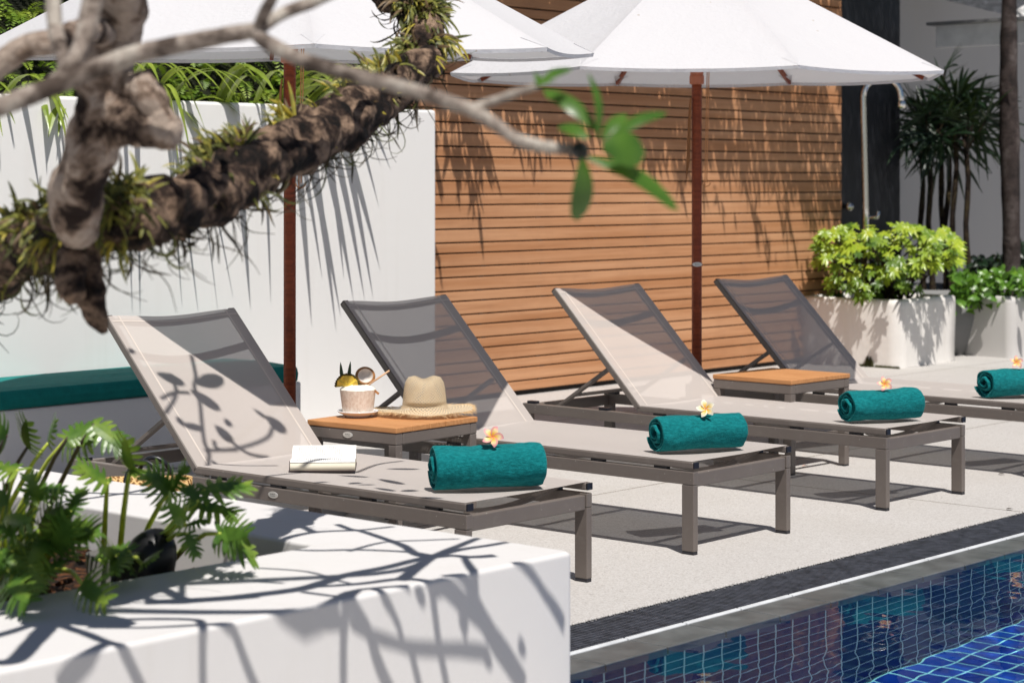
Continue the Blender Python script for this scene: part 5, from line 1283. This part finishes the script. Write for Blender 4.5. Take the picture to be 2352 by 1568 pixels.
for (P, r0, r1, Lf) in twigs:
    P3 = [lift(shade_pt(x, y))-T0 for (x, y) in P]
    q = spline(P3, 4); fc = [1.35 if shade_pt(x, y).z < PZ-.004 else 1.5 for (x, y) in P]
    mb.tube(q, [(r0+(r1-r0)*i/(len(q)-1))*(fc[i//4]+(fc[min(i//4+1, len(fc)-1)]-fc[i//4])*(i % 4)/4) for i in range(len(q))], 8, bump=.12, bs=25)
# shade of single leaves on the planter face and the nearest lounger
def lifted_leaf(x0, y0, x1, y1, w, f, Lf):
    m = .10 if f is shade_pt else (.85 if f is on_back else .35)
    p, q = lift(f(x0, y0), m)-T0, lift(f(x1, y1), m)-T0
    pleaf(ml, p, q, w, U, .05)
lifted_leaf(*R2([(150, 1085)])[0], *R2([(640, 1150)])[0], .013, shade_pt, 1.85)
lifted_leaf(*R2([(1090, 920)])[0], *R2([(1170, 1010)])[0], .012, shade_pt, 1.9)
lifted_leaf(*R2([(1590, 1320)])[0], *R2([(1600, 1480)])[0], .015, shade_pt, 1.9)
lifted_leaf(*R2([(1820, 1240)])[0], *R2([(1840, 1400)])[0], .014, shade_pt, 1.9)
lo = LO[0]; Lm = Matrix.Translation((*LP[0][:2], 0)) @ Matrix.Rotation(R(LP[0][2])-math.pi/2, 4, 'Z')
bh, bt = Lm @ Vector((-DH, 0, HZ)), Lm @ Vector((-BX, 0, BZ)); by = (Lm.to_3x3() @ Vector((0, 1, 0))); bn = (bt-bh).cross(by).normalized()
def on_back(x, y): return onplane(x, y, bh, bn)
def on_seat(x, y): return onz(x, y, SZ)
def Zb(x, y): return (220.5+.25*x, 686+.25*y)
bl_ = [(560, 695, 820, 780, .026), (930, 770, 1170, 710, .034), (870, 830, 1150, 1010, .028), (780, 1165, 1000, 1195, .018), (1100, 1150, 1260, 1310, .026), (1570, 1070, 1745, 1235, .028), (740, 1090, 800, 1170, .014), (1190, 1080, 1240, 1160, .016), (1450, 1000, 1580, 1100, .010), (300, 470, 350, 520, .016)]
for (a, b, c, d_, w) in bl_: lifted_leaf(*Zb(a, b), *Zb(c, d_), w, on_back, 2.1)
for P in ([(880, 500), (920, 700), (905, 800), (955, 940), (975, 1150), (1000, 1330), (1040, 1420), (1025, 1560)], [(690, 690), (735, 830), (720, 930), (640, 1060)], [(600, 930), (720, 870), (860, 860)], [(1090, 1300), (1110, 1370), (1250, 1370), (1560, 1270), (1620, 1180)], [(1000, 1400), (1300, 1370)], [(1250, 1300), (1400, 1400), (1600, 1440)]):
    P3 = [lift(on_back(*Zb(x, y)), .85)-T0 for (x, y) in P]; q = spline(P3, 4); mb.tube(q, [.009]*len(q), 7)
sl_ = [(570, 128, 780, 138, .018), (850, 150, 1020, 192, .022), (640, 200, 720, 185, .018), (700, 205, 820, 200, .012), (820, 225, 960, 250, .016), (1000, 250, 1110, 238, .022), (900, 84, 1130, 92, .014), (1130, 290, 1290, 300, .012), (400, 190, 500, 185, .012)]
for (a, b, c, d_, w) in sl_: lifted_leaf(*R2([(a, b)])[0], *R2([(c, d_)])[0], w, on_seat, 2.3)
for P in ([(-300, 130), (0, 150), (200, 130), (420, 100), (560, 90)], [(690, 105), (830, 60), (1010, 42)], [(-300, 60), (-100, 70), (150, 60)]):
    P3 = [lift(on_seat(*R2([q])[0]), .35)-T0 for q in P]; q = spline(P3, 4); mb.tube(q, [.009]*len(q), 7)
# heavier limbs that carry the overhead twigs back to the trunk
top = up[-1]
for (x, y, Lf) in ((R2([(1200, 705)])[0]+(2.02,)), (R2([(640, 940)])[0]+(2.0,)), (R1([(330, 1130)])[0]+(1.87,)), (R2([(0, 620)])[0]+(2.12,))):
    e = lift(shade_pt(x, y))-T0; a = Vector((top.x-.4, top.y-.5, top.z+.5)); q = spline([top, (top+e)/2+Vector((-.1, -1.0, 1.7)), e+Vector((0, -.6, .75)), e], 6)
    mb.tube(q, [.035-.024*i/(len(q)-1) for i in range(len(q))], 10, bump=.1, bs=20)
mb.build('overhead_twigs', M['bark_grey'], tree, smooth=True); ml.build('overhead_leaves', M['frangi'], tree, smooth=True)

# a few fallen petals and leaves on the deck
for (x, y, lab, c) in ((3020, 1750, 'fallen orange petal on the deck behind the third lounger foot', 'pet_pink'), (3756, 1780, 'small dry leaf on the deck at the right near the grating', 'dry'), (3786, 1912, 'tiny dark leaf at the deck edge beside the grating', 'dry')):
    p = onz(x*.6125, y*.6125, 0); p.z = .003; t = thing('fallen_leaf', lab, 'leaf', p); mb = MB(); mb.blade(leaf_pts(Vector((-.015, 0, .002)), Vector((1, .3, .1)), .035, .1, 5), [.002, .007, .009, .006, .001], Vector((0,1,0)), .3); mb.build('blade', M[c], t)

# ================================================================== LIGHT, WORLD, CAMERA
sun = bpy.data.lights.new('sun', 'SUN'); sun.energy = 5.0; sun.angle = R(.45); sun.color = (1.0, .955, .90)
so = bpy.data.objects.new('sun', sun); COL.objects.link(so); so.rotation_euler = (-U).to_track_quat('-Z', 'Y').to_euler(); so.location = (0, 0, 12)
w = bpy.data.worlds.new('World'); scene.world = w; w.use_nodes = True; nt = w.node_tree; bg = nt.nodes['Background']
sk = nt.nodes.new('ShaderNodeTexSky'); sk.sky_type = 'NISHITA'; sk.sun_disc = False; sk.sun_elevation = SUN_EL
sk.sun_rotation = math.atan2(U.x, U.y)
sk.air_density = .75; sk.dust_density = .7; sk.ozone_density = 1.6
nt.links.new(sk.outputs[0], bg.inputs[0]); bg.inputs[1].default_value = .05
try:
    sun.cycles.is_caustics_light = True; wat.cycles.is_caustics_caster = True
    basin.cycles.is_caustics_receiver = True; pfloor.cycles.is_caustics_receiver = True
    for o in bpy.data.objects:
        if o.name.startswith('pool_coping'): o.cycles.is_caustics_receiver = True
except Exception as ex: print('caustics', ex)

cam = bpy.data.cameras.new('camera'); co = bpy.data.objects.new('camera', cam); COL.objects.link(co)
co.location = (0, 0, H); co.rotation_euler = (R(90), 0, 0)
cam.sensor_width = 36; cam.lens = 36*F/2352; cam.shift_y = (YH-784)/2352; cam.clip_end = 500; cam.clip_start = .05
cam.dof.use_dof = True; cam.dof.focus_distance = 7.9; cam.dof.aperture_fstop = 4.2
scene.camera = co
scene.view_settings.view_transform = 'Standard'; scene.view_settings.look = 'None'; scene.view_settings.exposure = .12; scene.view_settings.gamma = 1
cy = scene.cycles
cy.use_denoising = True; cy.max_bounces = 10; cy.transparent_max_bounces = 24; cy.diffuse_bounces = 4; cy.glossy_bounces = 4; cy.transmission_bounces = 8
cy.sample_clamp_indirect = 6; cy.caustics_reflective = False; cy.caustics_refractive = True
